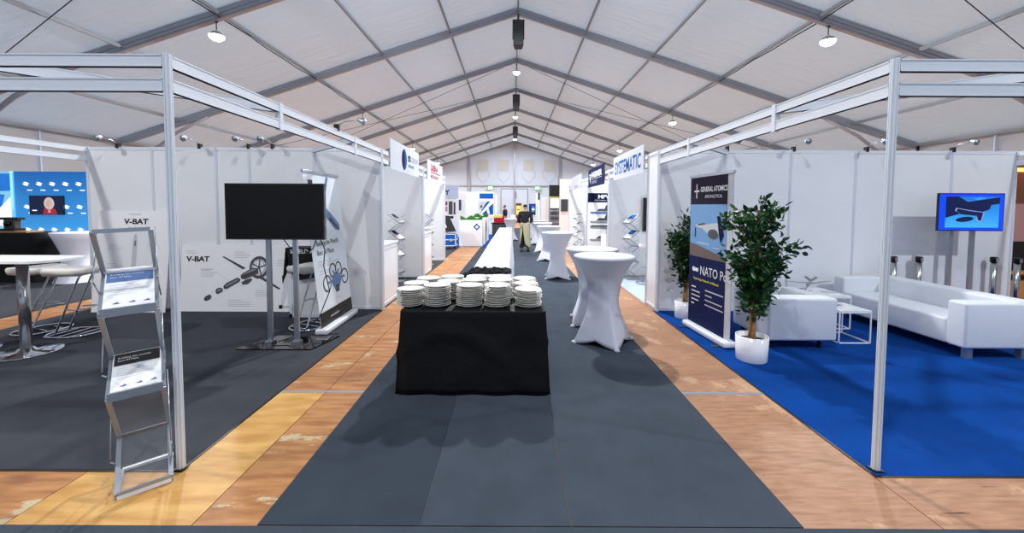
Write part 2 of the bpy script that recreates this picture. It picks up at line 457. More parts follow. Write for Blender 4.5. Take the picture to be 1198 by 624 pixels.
def double_beam(par, a, c):
    beam('fascia_beam', par, a, c, Z3, Z4); beam('fascia_beam', par, a, c, Z1, Z2)
def panel_wall(par, pts, top=2.47):
    """upright panels between posts; pts: list of (x,y)"""
    for i in range(len(pts)-1):
        a, c = V(pts[i]), V(pts[i+1]); d = (c-a).normalized(); a2, c2 = a+d*.02, c-d*.02
        b = B(); b.bar((a2.x, a2.y, 1.24), (c2.x, c2.y, 1.24), .008, 2.36, 'panel')
        w = b.build('wall_panel', par)
        for z0, z1 in ((.02, .06), (top-.045, top)): b = B(); b.bar((a2.x, a2.y, (z0+z1)/2), (c2.x, c2.y, (z0+z1)/2), .03, z1-z0, 'alu'); b.build('rail', w)
    for x, y in pts:
        b = B(); post(b, x, y, .0075, top+.005); b.build('panel_post', par)
BY = 6.1
LX, RX = -2.0, 2.22
ls = thing('stand_shell', 'white panel stand with open corner post behind the folding brochure rack', 'exhibition stand', (-4.2, BY, 0))
panel_wall(ls, [(-6.42, BY), (-5.44, BY), (-4.48, BY), (-3.98, BY), (-3.0, BY), (LX, BY)])
b = B(); post(b, LX, 2.36); b.box(LX-.03, LX+.03, 2.33, 2.39, .0075, .014, 'black'); b.build('corner_post', ls)
b = B(); post(b, -6.42, 2.36); b.build('corner_post', ls)
double_beam(ls, (LX-.02, 2.36), (-6.4, 2.36)); double_beam(ls, (LX, 2.38), (LX, BY-.02)); double_beam(ls, (-6.42, 2.38), (-6.42, BY-.02))
beam('corner_brace', ls, (-3.14, 2.38), (LX-.02, 3.47), Z3, Z4)
beam('corner_brace', ls, (-3.0, BY-.03), (LX-.02, 5.1), Z3, Z4)
for y in (3.47, 5.1):
    b = B(); b.box(LX-.022, LX+.022, y-.022, y+.022, Z1-.01, Z4+.008, 'alu'); b.build('beam_connector', ls)
rs = thing('stand_shell', 'white panel stand with open corner post around the blue carpet and sofa', 'exhibition stand', (4.9, BY, 0))
panel_wall(rs, [(RX, BY), (3.2, BY), (4.19, BY), (5.17, BY), (5.66, BY), (6.62, BY), (7.58, BY)])
b = B(); post(b, RX, 2.38); b.box(RX-.03, RX+.03, 2.35, 2.41, .0075, .014, 'black'); b.build('corner_post', rs)
b = B(); post(b, 7.58, 2.38); b.build('corner_post', rs)
double_beam(rs, (RX+.02, 2.38), (7.56, 2.38)); double_beam(rs, (RX, 2.4), (RX, BY-.02)); double_beam(rs, (7.58, 2.4), (7.58, BY-.02))
beam('corner_brace', rs, (3.36, 2.4), (RX+.02, 3.44), Z3, Z4)
beam('corner_brace', rs, (3.2, BY-.03), (RX+.02, 5.1), Z3, Z4)
for y in (3.44, 5.1):
    b = B(); b.box(RX-.022, RX+.022, y-.022, y+.022, Z1-.01, Z4+.008, 'alu'); b.build('beam_connector', rs)

def booth(label, s, x, y0, y1, depth=3.0, entry=None, back=True):
    """an aisle booth: far partition at y1, back wall at x+s*depth, fascia beams along the aisle"""
    t = thing('booth_shell', label, 'exhibition booth', (x+s*depth/2, (y0+y1)/2, 0))
    panel_wall(t, [(x+s*depth*k/3, y1) for k in range(4)])
    n = round(y1-y0)
    panel_wall(t, [(x+s*depth, y0+.06+(y1-y0-.1)*k/n) for k in range(n+1)])
    y0b = y0
    if entry:
        panel_wall(t, [(x, y0+.05), (x, entry)]); y0b = entry
    double_beam(t, (x, y0b+.04), (x, y1-.03))
    b = B(); post(b, x, y0b+.05 if not entry else entry+.001, .0075, 2.475); b.build('corner_post', t)
    return t
booth('white panel booth under the sign with the blue oval', -1, LX, BY, 8.92)
booth('white panel booth under the sign with red lettering', -1, LX, 8.96, 11.75)
booth('white panel booth with the stool under the sign with big blue lettering', 1, RX, BY, 9.25, entry=6.6)
booth('white panel booth with the ship poster', 1, RX, 9.29, 12.1)
booth('far white panel booth under the small white sign', 1, RX, 12.14, 15.9)

# ------------------------------------------------------------------ header signs
def sign(name, label, s, y0, y1, z0, z1, art, face='sign_white'):
    x = LX+.025 if s < 0 else RX-.025
    t = thing(name, label, 'sign', (x, (y0+y1)/2, z0))
    b = B(); b.box(min(x, x-s*.012), max(x, x-s*.012), y0, y1, z0, z1, face); b.build('board', t)
    b = B(); g = G(b, (x-s*.0125, y0 if s < 0 else y1, z0), (0, -s, 0), (0, 0, 1)); art(g, y1-y0, z1-z0); b.build('lettering', t)
    b = B()
    for y in (y0+.15, y1-.15): b.box(min(x, x+s*.05), max(x, x+s*.05), y-.02, y+.02, Z1, Z2, 'steel')
    b.build('bracket', t)
def art1(g, w, h):
    g.ell(.82, .24, .17, .19, 'blue_mid', 1); g.poly([(.82+.16*math.cos(t)*(1 if math.cos(t) < 0 else -.25), .24+.17*math.sin(t)) for t in [PI/2+PI*i/12 for i in range(13)]]+[(.84, .10), (.86, .24), (.84, .38)], 'navy_deep', 2)
    g.text('ISS', 1.08, .24, .15, 'navy_deep', sx=1.1, bold=.006); g.text('GROUP', 1.32, .24, .15, 'mid_grey', sx=1.0)
    g.text('OUTDOOR', 1.09, .13, .075, 'dark_grey', sx=1.1, bold=.002)
sign('header_sign', 'white header sign with a blue oval and grey lettering', -1, 6.47, 8.4, 2.2, 2.69, art1)
def art2(g, w, h):
    g.text('LIERA', .35, .27, .19, 'red', sx=1.9, bold=.008); g.rect(.35, 1.55, .21, .235, 'red'); g.text('MORGANIC', .35, .08, .12, 'red', sx=1.55, bold=.002)
sign('header_sign', 'white header sign with two lines of red lettering', -1, 9.26, 11.2, 2.2, 2.69, art2)
sign('header_sign', 'white header sign reading SYSTEMATIC in blue capitals', 1, 6.78, 8.78, 2.18, 2.66,
     lambda g, w, h: g.text('SYSTEMATIC', w/2, .11, .36, 'blue_mid', sx=.86, align='CENTER', bold=.008))
def art3(g, w, h):
    g.poly([(.14, .36), (.42, .36), (.3, .08), (.24, .2)], 'white', 1); g.poly([(.2, .33), (.32, .33), (.27, .24)], 'navy', 2)
    g.text('FASSMER', .48, .25, .2, 'white', sx=1.6, bold=.01); g.rect(.48, 1.75, .2, .21, 'white'); g.text('DEFENCE', .5, .08, .11, 'light_grey', sx=1.5)
sign('header_sign', 'navy blue header sign with white lettering', 1, 9.68, 11.7, 2.16, 2.66, art3, 'navy')
sign('header_sign', 'small plain white header sign furthest along the right row', 1, 12.95, 14.95, 2.2, 2.68,
     lambda g, w, h: g.text('bavaria', w/2, .07, .14, 'blue_steel', sx=1.6, align='CENTER'))

# ------------------------------------------------------------------ pendant floodlights
FL = None
def floodlight(x, y, z, label, e, warm=(1, .95, .88)):
    global FL
    if FL is None:
        t = FL = thing('pendant_floodlight', label, 'lamp', (x, y, z), 0, 'floodlights under the tent frames')
        b = B(); b.lathe([(.05, .12), (.10, .09), (.17, .01), (.18, 0)], 'mid_grey', n=20); b.build('housing', t, local=True)
        b = B(); b.lathe([(.001, -.12), (.09, -.105), (.15, -.06), (.172, 0)], 'lamp_glow', n=20); b.build('lamp_lens', t, local=True)
        b = B(); b.tube([(0, 0, .15), (0, 0, .3), (.03, 0, .36)], .012, 'cable', n=6); b.box(-.03, .03, -.03, .03, .34, .42, 'dark_grey'); b.build('hook', t, local=True)
    else: t = dup(FL, (x, y, z), label)
    ld = bpy.data.lights.new('flood', 'AREA'); ld.shape = 'DISK'; ld.size = .28; ld.energy = e; ld.color = warm
    lo = bpy.data.objects.new('flood', ld); COL.objects.link(lo); lo.location = (x, y, z-.13)
    return t
E0 = 400
for k in (0, 2, 4, 6, 8):
    y = .45+4.93*k
    nm = {0: 'over the foreground', 2: 'under the frame nearest in front', 4: 'one frame further, second along', 6: 'third along the tent', 8: 'farthest along the tent'}[k]
    floodlight(XR, y, roof(XR)-.72, 'glowing floodlight at the ridge, '+nm, E0*(.6 if k == 0 else 2.1 if k == 2 else 1.3), (.97, .98, 1))
    floodlight(XR-7.62, y, roof(XR-7.6)-.62, 'glowing floodlight over the left row of stands, '+nm, E0*(.7 if k == 0 else 1.15), (1, .955, .93))
    floodlight(XR+7.75, y, roof(XR+7.75)-.62, 'glowing floodlight over the right row of stands, '+nm, E0*(.7 if k == 0 else 1), (.93, .97, 1))
# cables between the side lamps
for s, lab in ((-7.62, 'black cable sagging between floodlights above the left stands'), (7.75, 'black cable sagging between floodlights above the right stands')):
    b = B(); pts = []
    for k in range(0, 41):
        y = 5.4+k*.85; x = XR+(-7.5 if s < 0 else 7.5)+.02*math.sin(y*1.3); pts.append((x, y, roof(x)-.19-.04*abs(math.sin(y*1.9))))
    b.tube(pts, .016, 'cable', n=5); tag(b.build('lamp_cable', loc=pts[0]), lab, 'cable')
# ridge loudspeakers
sp = None
for y, lab in ((.45+4.93*3, 'large black loudspeaker hanging at the ridge, nearest of the three'), (.45+4.93*5, 'black loudspeaker hanging at the ridge behind the nearest one'), (.45+4.93*7, 'smallest-looking black loudspeaker at the ridge, farthest away')):
    if sp is None:
        sp = thing('hanging_loudspeaker', lab, 'loudspeaker', (XR+.02, y-.05, 7.5), 0, 'loudspeakers along the tent ridge')
        b = B(); b.prism([(-.19, -.2, 0), (.19, -.2, 0), (.14, .2, 0), (-.14, .2, 0)], (0, 0, .92), 'black'); b.build('cabinet', sp, bevel=.015, local=True)
        b = B(); b.box(-.17, .17, -.215, -.2, .04, .88, 'dark_grey')
        for k in range(9): b.box(-.17, .17, -.222, -.214, .08+k*.09, .095+k*.09, 'black')
        b.build('grille', sp, local=True)
        b = B(); b.box(-.22, -.19, -.05, .05, .3, 1.0, 'black'); b.box(.19, .22, -.05, .05, .3, 1.0, 'black'); b.box(-.22, .22, -.04, .04, .96, 1.0, 'black'); b.tube([(0, 0, 1.0), (0, 0, 1.2)], .03, 'dark_grey'); b.build('yoke', sp, local=True)
    else: dup(sp, (XR+.02, y-.05, 7.5), lab)

# ------------------------------------------------------------------ clip-on arm spotlights along the wall tops
AS = None
def armlight(x, y, label, rz=0.):
    global AS
    if AS is None:
        t = AS = thing('arm_spotlight', label, 'spotlight', (x, y, 2.475), rz, 'arm spotlights clipped on the stands'); t.scale = (.8, .8, .8)
        b = B(); b.box(-.025, .025, -.035, .035, -.03, .06, 'black'); b.build('clamp', t, local=True)
        b = B(); b.tube([(0, 0, .045), (0, -.12, .10), (0, -.34, .12)], .008, 'alu_dark', n=6); b.build('arm', t, local=True)
        b = B(); b.lathe([(.02, 0), (.03, .02), (.05, .09), (.053, .10)], 'alu_dark', n=16)
        h = b; rot = M.Rotation(PI*.62, 4, 'X') ; h.v = [V((0, -.30, .13))+(rot @ p) for p in h.v]; h.build('lamp_head', t, local=True)
    else: t = dup(AS, (x, y, 2.475), label, rz)
    return t
for x, l in ((-5.95, 'above the tall drone board'), (-4.72, 'behind the aluminium corner post'), (-3.98, 'above the long drone board'), (-3.62, 'above the black television')):
    armlight(x, BY, 'silver arm spotlight on the left back wall, '+l)
armlight(LX, 4.6, 'silver arm spotlight clipped to the beam over the left roll-up banner', PI/2)
for x, l in ((3.22, 'nearest the standing banner'), (4.22, 'above the model aircraft'), (5.32, 'above the far sofa arm'), (6.62, 'above the lit blue television')):
    armlight(x, BY, 'silver arm spotlight on the right back wall, '+l)

# ------------------------------------------------------------------ cloth helpers
def rrect(x0, x1, y0, y1, r, n=6):
    pts = []
    for cx, cy, a0 in ((x1-r, y0+r, -PI/2), (x1-r, y1-r, 0), (x0+r, y1-r, PI/2), (x0+r, y0+r, PI)):
        for i in range(n+1): a = a0+PI/2*i/n; pts.append((cx+r*math.cos(a), cy+r*math.sin(a)))
    out = []                                            # refine long sides
    N = len(pts)
    for i in range(N):
        a, c = V(pts[i]), V(pts[(i+1) % N]); k = max(1, int((c-a).length/.08))
        for j in range(k): out.append(a.lerp(c, j/k))
    return out
def draped(b, x0, x1, y0, y1, zt, zb, m, flare=.03, wave=.006, fold=12., r=.03):
    base = rrect(x0, x1, y0, y1, r); c = V(((x0+x1)/2, (y0+y1)/2)); rings = []
    for k, z in enumerate([zt]*3+[zt-.012]+[zt-.012-(zt-.012-zb)*i/14 for i in range(1, 15)]):
        ring = []
        t = max(0, (zt-z)/(zt-zb)); sc = (0.3, .96, .995)[k] if k < 3 else 1
        for i, p in enumerate(base):
            d = (p-c); q = c+d*sc
            if k >= 3:
                nrm = V((d.x/(x1-x0), d.y/(y1-y0))).normalized()
                q = q+nrm*(flare*t+wave*math.sin(i*fold/10+p.x*4)*t*2)
                if m == 'black_cloth': q = q+nrm*(.02*math.exp(-((t-.25-1.6*(p.x+.55)**2)/.07)**2)+.014*math.exp(-((t-.15-abs(p.x-.1)*1.2)/.05)**2))
            zz = z+(.012*math.sin(p.x*5+p.y*3) if k == 17 else 0)
            ring.append((q.x, q.y, max(zz, .008)))
        rings.append(ring)
    b.loft(rings, m, cap0=True)
b = B(); draped(b, -.955, .285, 3.36, 4.55, .715, .012, 'black_cloth', flare=.045, wave=.006)
tag(b.build('tablecloth', solid=-.003, loc=(-.33, 3.9, 0)), 'black floor-length tablecloth carrying the stacks of plates', 'tablecloth')
b = B(); draped(b, -.55, -.05, 5.0, 16.4, .74, .012, 'white_cloth', flare=.07, wave=.012)
tag(b.build('tablecloth', solid=-.003, loc=(-.25, 10, 0)), 'long white tablecloth running down the centre aisle', 'tablecloth')
# crumpled black runner at the near end of the white cloth
b = B(); vs = []; fs = []; nx, ny = 40, 12
for i in range(nx+1):
    for j in range(ny+1):
        x = -.70+.68*i/nx; y = 5.06+.42*j/ny
        e = math.sin(PI*i/nx)**.3*math.sin(PI*j/ny)**.5
        z = .75+.035*e*abs(math.sin(i*.55+j*.4)+.6*math.sin(j*.9-i*.3))
        if x < -.52: z = max(z-.0-(-.52-x)*.6, .6)
        vs.append((x+.01*math.sin(j*2), y+.02*math.sin(i*1.7), z))
for i in range(nx):
    for j in range(ny): q = i*(ny+1)+j; fs.append((q, q+1, q+ny+2, q+ny+1))
b.add(vs, fs, 'black_crumple', True)
tag(b.build('folded_cloth', solid=.004, loc=(-.36, 5.3, .745)), 'crumpled black cloth on the near end of the long white table', 'cloth')

# ------------------------------------------------------------------ plates
PLATE = None
def plate_mesh():
    b = B(); b.lathe([(.001, .004), (.068, .004), (.075, 0), (.08, 0), (.085, .006), (.116, .0165), (.1185, .018), (.118, .0205), (.113, .0195), (.082, .0095), (.001, .008)], 'china', n=36)
    return b
stacks = []
row_n = ('front row', 'middle row', 'back row'); col_n = ('leftmost', 'second from left', 'middle', 'second from right', 'rightmost')
X1 = (-.913, -.672, -.383, -.134, .142); X2 = (-.92, -.60, -.365, -.11, .13); X3 = (-.86, -.62, -.36, -.13, .12)
N1 = (9, 11, 11, 11, 9); N2 = (9, 10, 11, 11, 9); N3 = (9, 10, 10, 10, 9)
ordn = ('topmost', 'second from the top', 'third from the top', 'fourth from the top', 'fifth from the top', 'sixth from the top', 'seventh from the top', 'eighth from the top', 'ninth from the top', 'tenth from the top', 'eleventh from the top')
for r, (Y, XS, NS) in enumerate(((3.56, X1, N1), (3.825, X2, N2), (4.09, X3, N3))):
    for c in range(5):
        n = NS[c]
        for k in range(n):
            pos = (XS[c]+random.uniform(-.006, .006), Y+random.uniform(-.006, .006), .7165+k*.0168)
            lab = 'white plate, %s in the %s stack, %s' % (ordn[n-1-k], col_n[c], row_n[r])
            if PLATE is None: PLATE = o = plate_mesh().build('dinner_plate')
            else: o = PLATE.copy(); COL.objects.link(o)
            o.location = pos; o.rotation_euler = (random.uniform(-.012, .012), random.uniform(-.012, .012), 0)
            tag(o, lab, 'plate', 'stacked white plates on the black tablecloth')

# ------------------------------------------------------------------ cocktail tables
CT = None
def cocktail(x, y, rz, label):
    global CT
    if CT is None:
        t = CT = thing('cocktail_table', label, 'table', (x, y, .0065), rz, 'round tables in white stretch covers')
        H = 1.03; n = 64; rings = []
        prof = [(H-.035, .352), (H-.05, .345), (H-.12, .30), (H-.22, .245), (H-.34, .20), (.52, .175), (.42, .18), (.32, .198), (.22, .228), (.12, .26), (.04, .285), (.0, .30)]
        for z, r in prof:
            k = max(0, min(1, (.62-z)/.62)); ring = []
            for i in range(n):
                a = 2*PI*i/n; s = abs(math.cos(2*a))
                sq = 1.26/(abs(math.cos(a))+abs(math.sin(a)))
                rad = r*((1-k**.8)+k**.8*sq*(1-.05*k*(1-s)))
                zz = z + (.06*(1-s)**.8*max(0, 1-z/.3) if z < .3 else 0)
                ring.append((rad*math.cos(a), rad*math.sin(a), zz+.008))
            rings.append(ring)
        b = B(); b.loft(rings, 'stretch_white'); b.build('stretch_cover', t, solid=-.003, local=True)
        b = B(); b.lathe([(.001, H), (.335, H), (.352, H-.006), (.356, H-.02), (.352, H-.036), (.33, H-.04), (.001, H-.04)][::-1], 'stretch_white', n=48); b.build('tabletop', t, local=True)
        for k in range(4):
            a = k*PI/2; b = B(); b.lathe([(.03, 0), (.034, .01), (.02, .03)], 'light_grey', c=(.365*math.cos(a), .365*math.sin(a), 0), n=12); b.build('foot', t, local=True)
        return t
    return dup(CT, (x, y, .0065), label, rz)
cocktail(1.08, 4.72, math.radians(12), 'white covered round table nearest the viewer, beside the wood floor')
cocktail(1.09, 5.5, math.radians(38), 'white covered round table partly hidden just behind the nearest one')
cocktail(1.01, 9.0, math.radians(40), 'white covered round table standing alone in mid aisle')
cocktail(1.07, 11.9, math.radians(20), 'white covered round table second in the overlapping far line')
cocktail(1.05, 14.3, math.radians(40), 'white covered round table directly right of the aproned person')
cocktail(1.07, 17.0, math.radians(10), 'white covered round table second last in the far line')
cocktail(1.0, 19.8, math.radians(30), 'white covered round table last in the far line')
cocktail(-.12, 19.0, math.radians(15), 'white covered round table at the far end of the long white table')

# ------------------------------------------------------------------ brochure racks
def zigzag(name, label, loc, rz, w, nodes, depth, group=None, tilt=0., trays=(), base=True, rot=None):
    """folding rack: nodes are (z, front?) ; panels run between nodes ; x across, -y front"""
    t = thing(name, label, 'brochure rack', loc, rz, group, rot)
    P = [(-depth/2 if f else depth/2, z) for z, f in nodes]
    for i in range(len(P)-1):
        (ya, za), (yb, zb) = P[i], P[i+1]
        b = B()
        for x in (-w/2, w/2): b.bar((x, ya, za), (x, yb, zb), .014, .022, 'alu_rack', up=(1, 0, 0))
        for yy, zz in ((ya, za), (yb, zb)): b.bar((-w/2, yy, zz), (w/2, yy, zz), .014, .022, 'alu_rack')
        f = b.build('folding_frame', t, local=True)
        b = B(); b.add([(-w/2+.01, ya, za), (w/2-.01, ya, za), (w/2-.01, yb, zb), (-w/2+.01, yb, zb)], [(0, 1, 2, 3)], 'acrylic'); b.build('clear_panel', f, local=True, solid=.002)
        # scissor rod on either side
        for x in (-w/2-.012, w/2+.012): b = B(); b.tube([(x, yb, za), (x, ya, zb+.02)], .0035, 'alu_dark', n=5); b.build('scissor_rod', t, local=True)
    return t
FR = zigzag('folding_brochure_rack', 'tall folding aluminium brochure rack standing on the wood before the corner post', (-2.15, 2.295, 0), math.radians(40), .225,
       [(1.465, 1), (1.20, 0), (1.02, 1), (.70, 0), (.565, 1), (.22, 0), (.03, 1)], .30, rot=(0, math.radians(-2.0), math.radians(40)))
b = B()
w = .225; d = .15
for y in (-d, d): b.bar((-w/2, y, .012), (w/2, y, .012), .022, .02, 'white')
for x in (-w/2, w/2): b.bar((x, -d, .012), (x, d, .012), .018, .02, 'alu_rack')
b.build('base_frame', FR, local=True)
# tube under the empty top pane, trays with lips
b = B(); b.tube([(-w/2, .13, 1.215), (w/2, .13, 1.215)], .016, 'white', n=10); b.build('top_roller', FR, local=True)
for zb, zf in ((1.20, 1.02), (.70, .565)):
    b = B(); b.bar((-w/2, -d-.012, zf+.012), (w/2, -d-.012, zf+.012), .02, .045, 'alu_rack'); b.build('tray_lip', FR, local=True)
WM = worldmat(FR)
for (zb, zf, hd, lab) in ((1.20, 1.02, 'blue_steel', 'white leaflet with a grey-blue heading on the upper rack tray'), (.70, .565, 'black', 'white leaflet with a black heading on the lower rack tray')):
    a = V((0, d-.0, zb+.01)); c = V((0, -d+.004, zf+.012)); u = (a-c).normalized(); L = (a-c).length
    nn = V((1, 0, 0)).cross(u)
    b = B(); q = [c+V((x, 0, 0))+u*s for x, s in ((-.105, 0), (.105, 0), (.105, L), (-.105, L))]
    b.hexa([p+nn*.003 for p in q]+[p+nn*.010 for p in q], 'white')
    g = G(b, c+V((-.105, 0, 0))+nn*.0104, (1, 0, 0), u)
    g.rect(.006, .204, L*.68, L-.004, hd, 1); g.text('Building the world\'s', .02, L*.85, .018, 'white', 2); g.text('best AI Pilot', .02, L*.78, .018, 'white', 2)
    g.lines(.02, L*.6, .16, 5, h=.002, gap=.02)
    for x in (.035, .10, .16): g.poly([(x, .05), (x+.02, .056), (x+.035, .05), (x+.02, .045)], 'dark_grey', 1); g.poly([(x+.014, .046), (x+.022, .064), (x+.026, .05)], 'blue_steel', 2)
    b.v = [WM @ p for p in b.v]
    o = b.build('leaflet', loc=WM @ c); tag(o, lab, 'leaflet', 'leaflets on the tall folding rack')

def small_rack(label, x, y, rz, n=4, h=1.38, bro=(), w=.24, depth=.26):
    nodes = [(h-(h-.04)*k/(2*n), k % 2) for k in range(2*n+1)]
    t = zigzag('zigzag_brochure_rack', label, (x, y, 0), rz, w, nodes, depth, 'zigzag racks in the booths')
    b = B(); b.box(-w/2, w/2, -depth/2-.02, depth/2+.02, .007, .022, 'alu_dark'); b.build('base_plate', t, local=True)
    Wm = worldmat(t)
    for j, (k, pic) in enumerate(bro):
        z0, z1 = nodes[k][0], nodes[k+1][0]                # back high -> front low
        a = V((0, depth/2-.01, z0+.012)); c = V((0, -depth/2+.01, z1+.012)); u = (a-c).normalized(); L = (a-c).length; nn = V((1, 0, 0)).cross(u)
        b = B(); q = [c+V((xx, 0, 0))+u*s for xx, s in ((-.1, 0), (.1, 0), (.1, L), (-.1, L))]
        b.hexa(q+[p+nn*.012 for p in q], 'white')
        g = G(b, c+V((-.1, 0, 0))+nn*.0125, (1, 0, 0), u); g.rect(.01, .19, L*.45, L-.01, pic, 1); g.lines(.02, L*.38, .15, 3, h=.004, gap=.02)
        b.v = [Wm @ p for p in b.v]
        tag(b.build('brochure', loc=Wm @ c), '%s brochure, %s tray of the %s' % ({'navy': 'navy', 'blue_mid': 'blue', 'brown': 'brown', 'black': 'dark'}[pic], ('upper', 'middle', 'lower')[j], label.split(',')[0]), 'brochure')
    return t
small_rack('zigzag rack under the blue oval sign, three filled trays', -2.45, 8.45, math.radians(78), bro=((0, 'black'), (2, 'navy'), (4, 'brown')), h=1.42, n=4)
small_rack('empty zigzag rack in the booth under the red lettered sign', -2.32, 10.9, math.radians(78), h=1.4)
small_rack('zigzag rack under the SYSTEMATIC sign, two filled trays', 2.62, 8.9, math.radians(-65), bro=((0, 'blue_mid'), (2, 'blue_mid')), h=1.42, n=4)
small_rack('zigzag rack of dark brochures in the farthest right booth', 2.42, 15.0, math.radians(-70), bro=((0, 'black'), (2, 'black'), (4, 'black')), h=1.35)

# ------------------------------------------------------------------ stools
ST = None
def stool(x, y, rz, label):
    global ST
    if ST is None:
        t = ST = thing('bar_stool', label, 'stool', (x, y, 0), rz, 'white and chrome bar stools')
        b = B(); base = rrect(-.24, .24, -.19, .19, .13, 6); rings = []
        for z, s in ((.745, .82), (.742, .95), (.755, 1.0), (.785, 1.0), (.80, .95), (.80, .6)):
            rings.append([(p.x*s, p.y*s, z+.10*(p.x*s)**2*2.2+(.02 if z > .75 else 0)) for p in base])
        b.loft(rings, 'seat_white', cap0=True, cap1=True); b.build('seat', t, local=True)
        b = B(); b.tube([(-.2, -.13, .745), (.2, -.13, .745), (.2, .13, .745), (-.2, .13, .745)], .009, 'chrome', closed=True); b.build('seat_frame', t, local=True)
        for s in (-1, 1):
            b = B(); b.tube([(.18, s*.08, .745), (.15, s*.08, .70), (-.13, s*.08, .04), (-.16, s*.08, .017)], .011, 'chrome'); b.build('leg', t, local=True)
        b = B(); ring = rrect(-.24, .28, -.21, .21, .2, 8)
        b.tube([(p.x, p.y, .02) for p in ring], .012, 'chrome', closed=True)
        for x_ in (-.16, -.02, .12): b.tube([(x_, -.20, .018), (x_+.05, .20, .018)], .009, 'chrome')
        b.build('base_hoop', t, local=True)
        b = B(); b.tube([(.02, -.10, .33), (.16, -.14, .33), (.19, 0, .33), (.16, .14, .33), (.02, .10, .33)], .008, 'chrome'); b.build('footrest', t, local=True)
        return t
    return dup(ST, (x, y, 0), label, rz)
stool(-5.42, 4.9, math.radians(4), 'white bar stool with slanting chrome legs, right of the pair beside the glass table')
stool(-5.95, 5.0, math.radians(75), 'white bar stool with upright-looking chrome legs, left of the pair behind the glass table')
stool(-2.68, 5.24, math.radians(75), 'white bar stool with chrome legs behind the television stand')
stool(2.88, 8.35, math.radians(165), 'white bar stool in the booth with the pale carpet')
stool(-5.3, 3.6, math.radians(8), 'white bar stool cut off at the picture edge beside the table foot')

# tall table
t = thing('tall_glass_table', 'tall table with pale rounded top on a thick chrome column', 'table', (-5.22, 4.25, 0))
b = B(); rr = rrect(-6.3, -4.72, 3.97, 4.5, .16, 8); b.loft([[(p.x, p.y, 1.005) for p in rr], [(p.x, p.y, 1.03) for p in rr]], 'white', smooth=False, cap0=True, cap1=True); b.build('tabletop', t)
for x in (-5.22, -5.92):
    b = B(); b.lathe([(.047, .03), (.047, 1.005)], 'steel', c=(x, 4.25, 0), n=28); b.build('column', t)
    b = B(); b.lathe([(.27, .007), (.28, .012), (.27, .022), (.08, .034), (.06, .06)], 'chrome', c=(x, 4.25, 0), n=40); b.build('base_disc', t)

# ------------------------------------------------------------------ televisions
def flat_screen(t, x0, x1, y, z0, z1, face, art=None, d=.05):
    b = B(); b.box(x0, x1, y, y+d, z0, z1, 'black_gloss'); o = b.build('bezel', t, bevel=.004)
    b = B(); m = .014; b.add([(x0+m, y-.0015, z0+m), (x1-m, y-.0015, z0+m), (x1-m, y-.0015, z1-m), (x0+m, y-.0015, z1-m)], [(0, 1, 2, 3)], face)
    if art: art(G(b, (x0+m, y-.0015, z0+m), (1, 0, 0), (0, 0, 1)), x1-x0-2*m, z1-z0-2*m)
    b.build('screen', t)
t = thing('television_on_stand', 'large switched-off black television on a twin-pole floor stand', 'television', (-2.62, 4.55, 0))
flat_screen(t, -3.19, -2.09, 4.45, 1.22, 1.845, 'screen_off')
for x in (-2.78, -2.475):
    b = B(); b.bar((x, 4.56, .03), (x, 4.56, 1.6), .05, .035, 'alu_dark', up=(0, 1, 0)); b.box(x-.04, x+.04, 4.50, 4.60, .02, .05, 'steel'); b.build('pole', t)
b = B(); b.box(-2.8, -2.38, 4.5, 4.545, 1.35, 1.7, 'dark_grey'); b.build('mount_plate', t)
b = B(); b.hexa([(-3.05, 4.36, .007), (-2.22, 4.36, .007), (-2.10, 4.82, .007), (-2.85, 4.82, .007), (-3.05, 4.36, .02), (-2.22, 4.36, .02), (-2.10, 4.82, .02), (-2.85, 4.82, .02)], 'black_gloss'); b.build('base_plate', t)
b = B(); b.tube([(-2.6, 4.52, 1.24), (-2.52, 4.58, 1.08), (-2.44, 4.6, 1.02), (-2.3, 4.6, 1.1), (-2.22, 4.54, 1.24)], .006, 'cable', n=6)
b.tube([(-2.2, 4.56, 1.24), (-2.16, 4.6, 1.1), (-2.2, 4.65, .9), (-2.14, 4.66, .6), (-2.25, 4.62, .3), (-2.45, 4.6, .12), (-2.6, 4.58, .06), (-2.72, 4.5, .035)], .006, 'cable', n=6); b.build('power_cable', t)
b = B()
b.box(-.05, .05, -.025, .025, 0, .04, 'black'); b.v = [p+V((-2.47, 4.68, .022)) for p in b.v]
b.tube([(-2.52, 4.68, .04), (-2.6, 4.66, .03), (-2.66, 4.6, .03)], .006, 'cable', n=6)
tag(b.build('power_adapter', loc=(-2.47, 4.68, .022)), 'black power adapter lying on the television base plate', 'adapter')

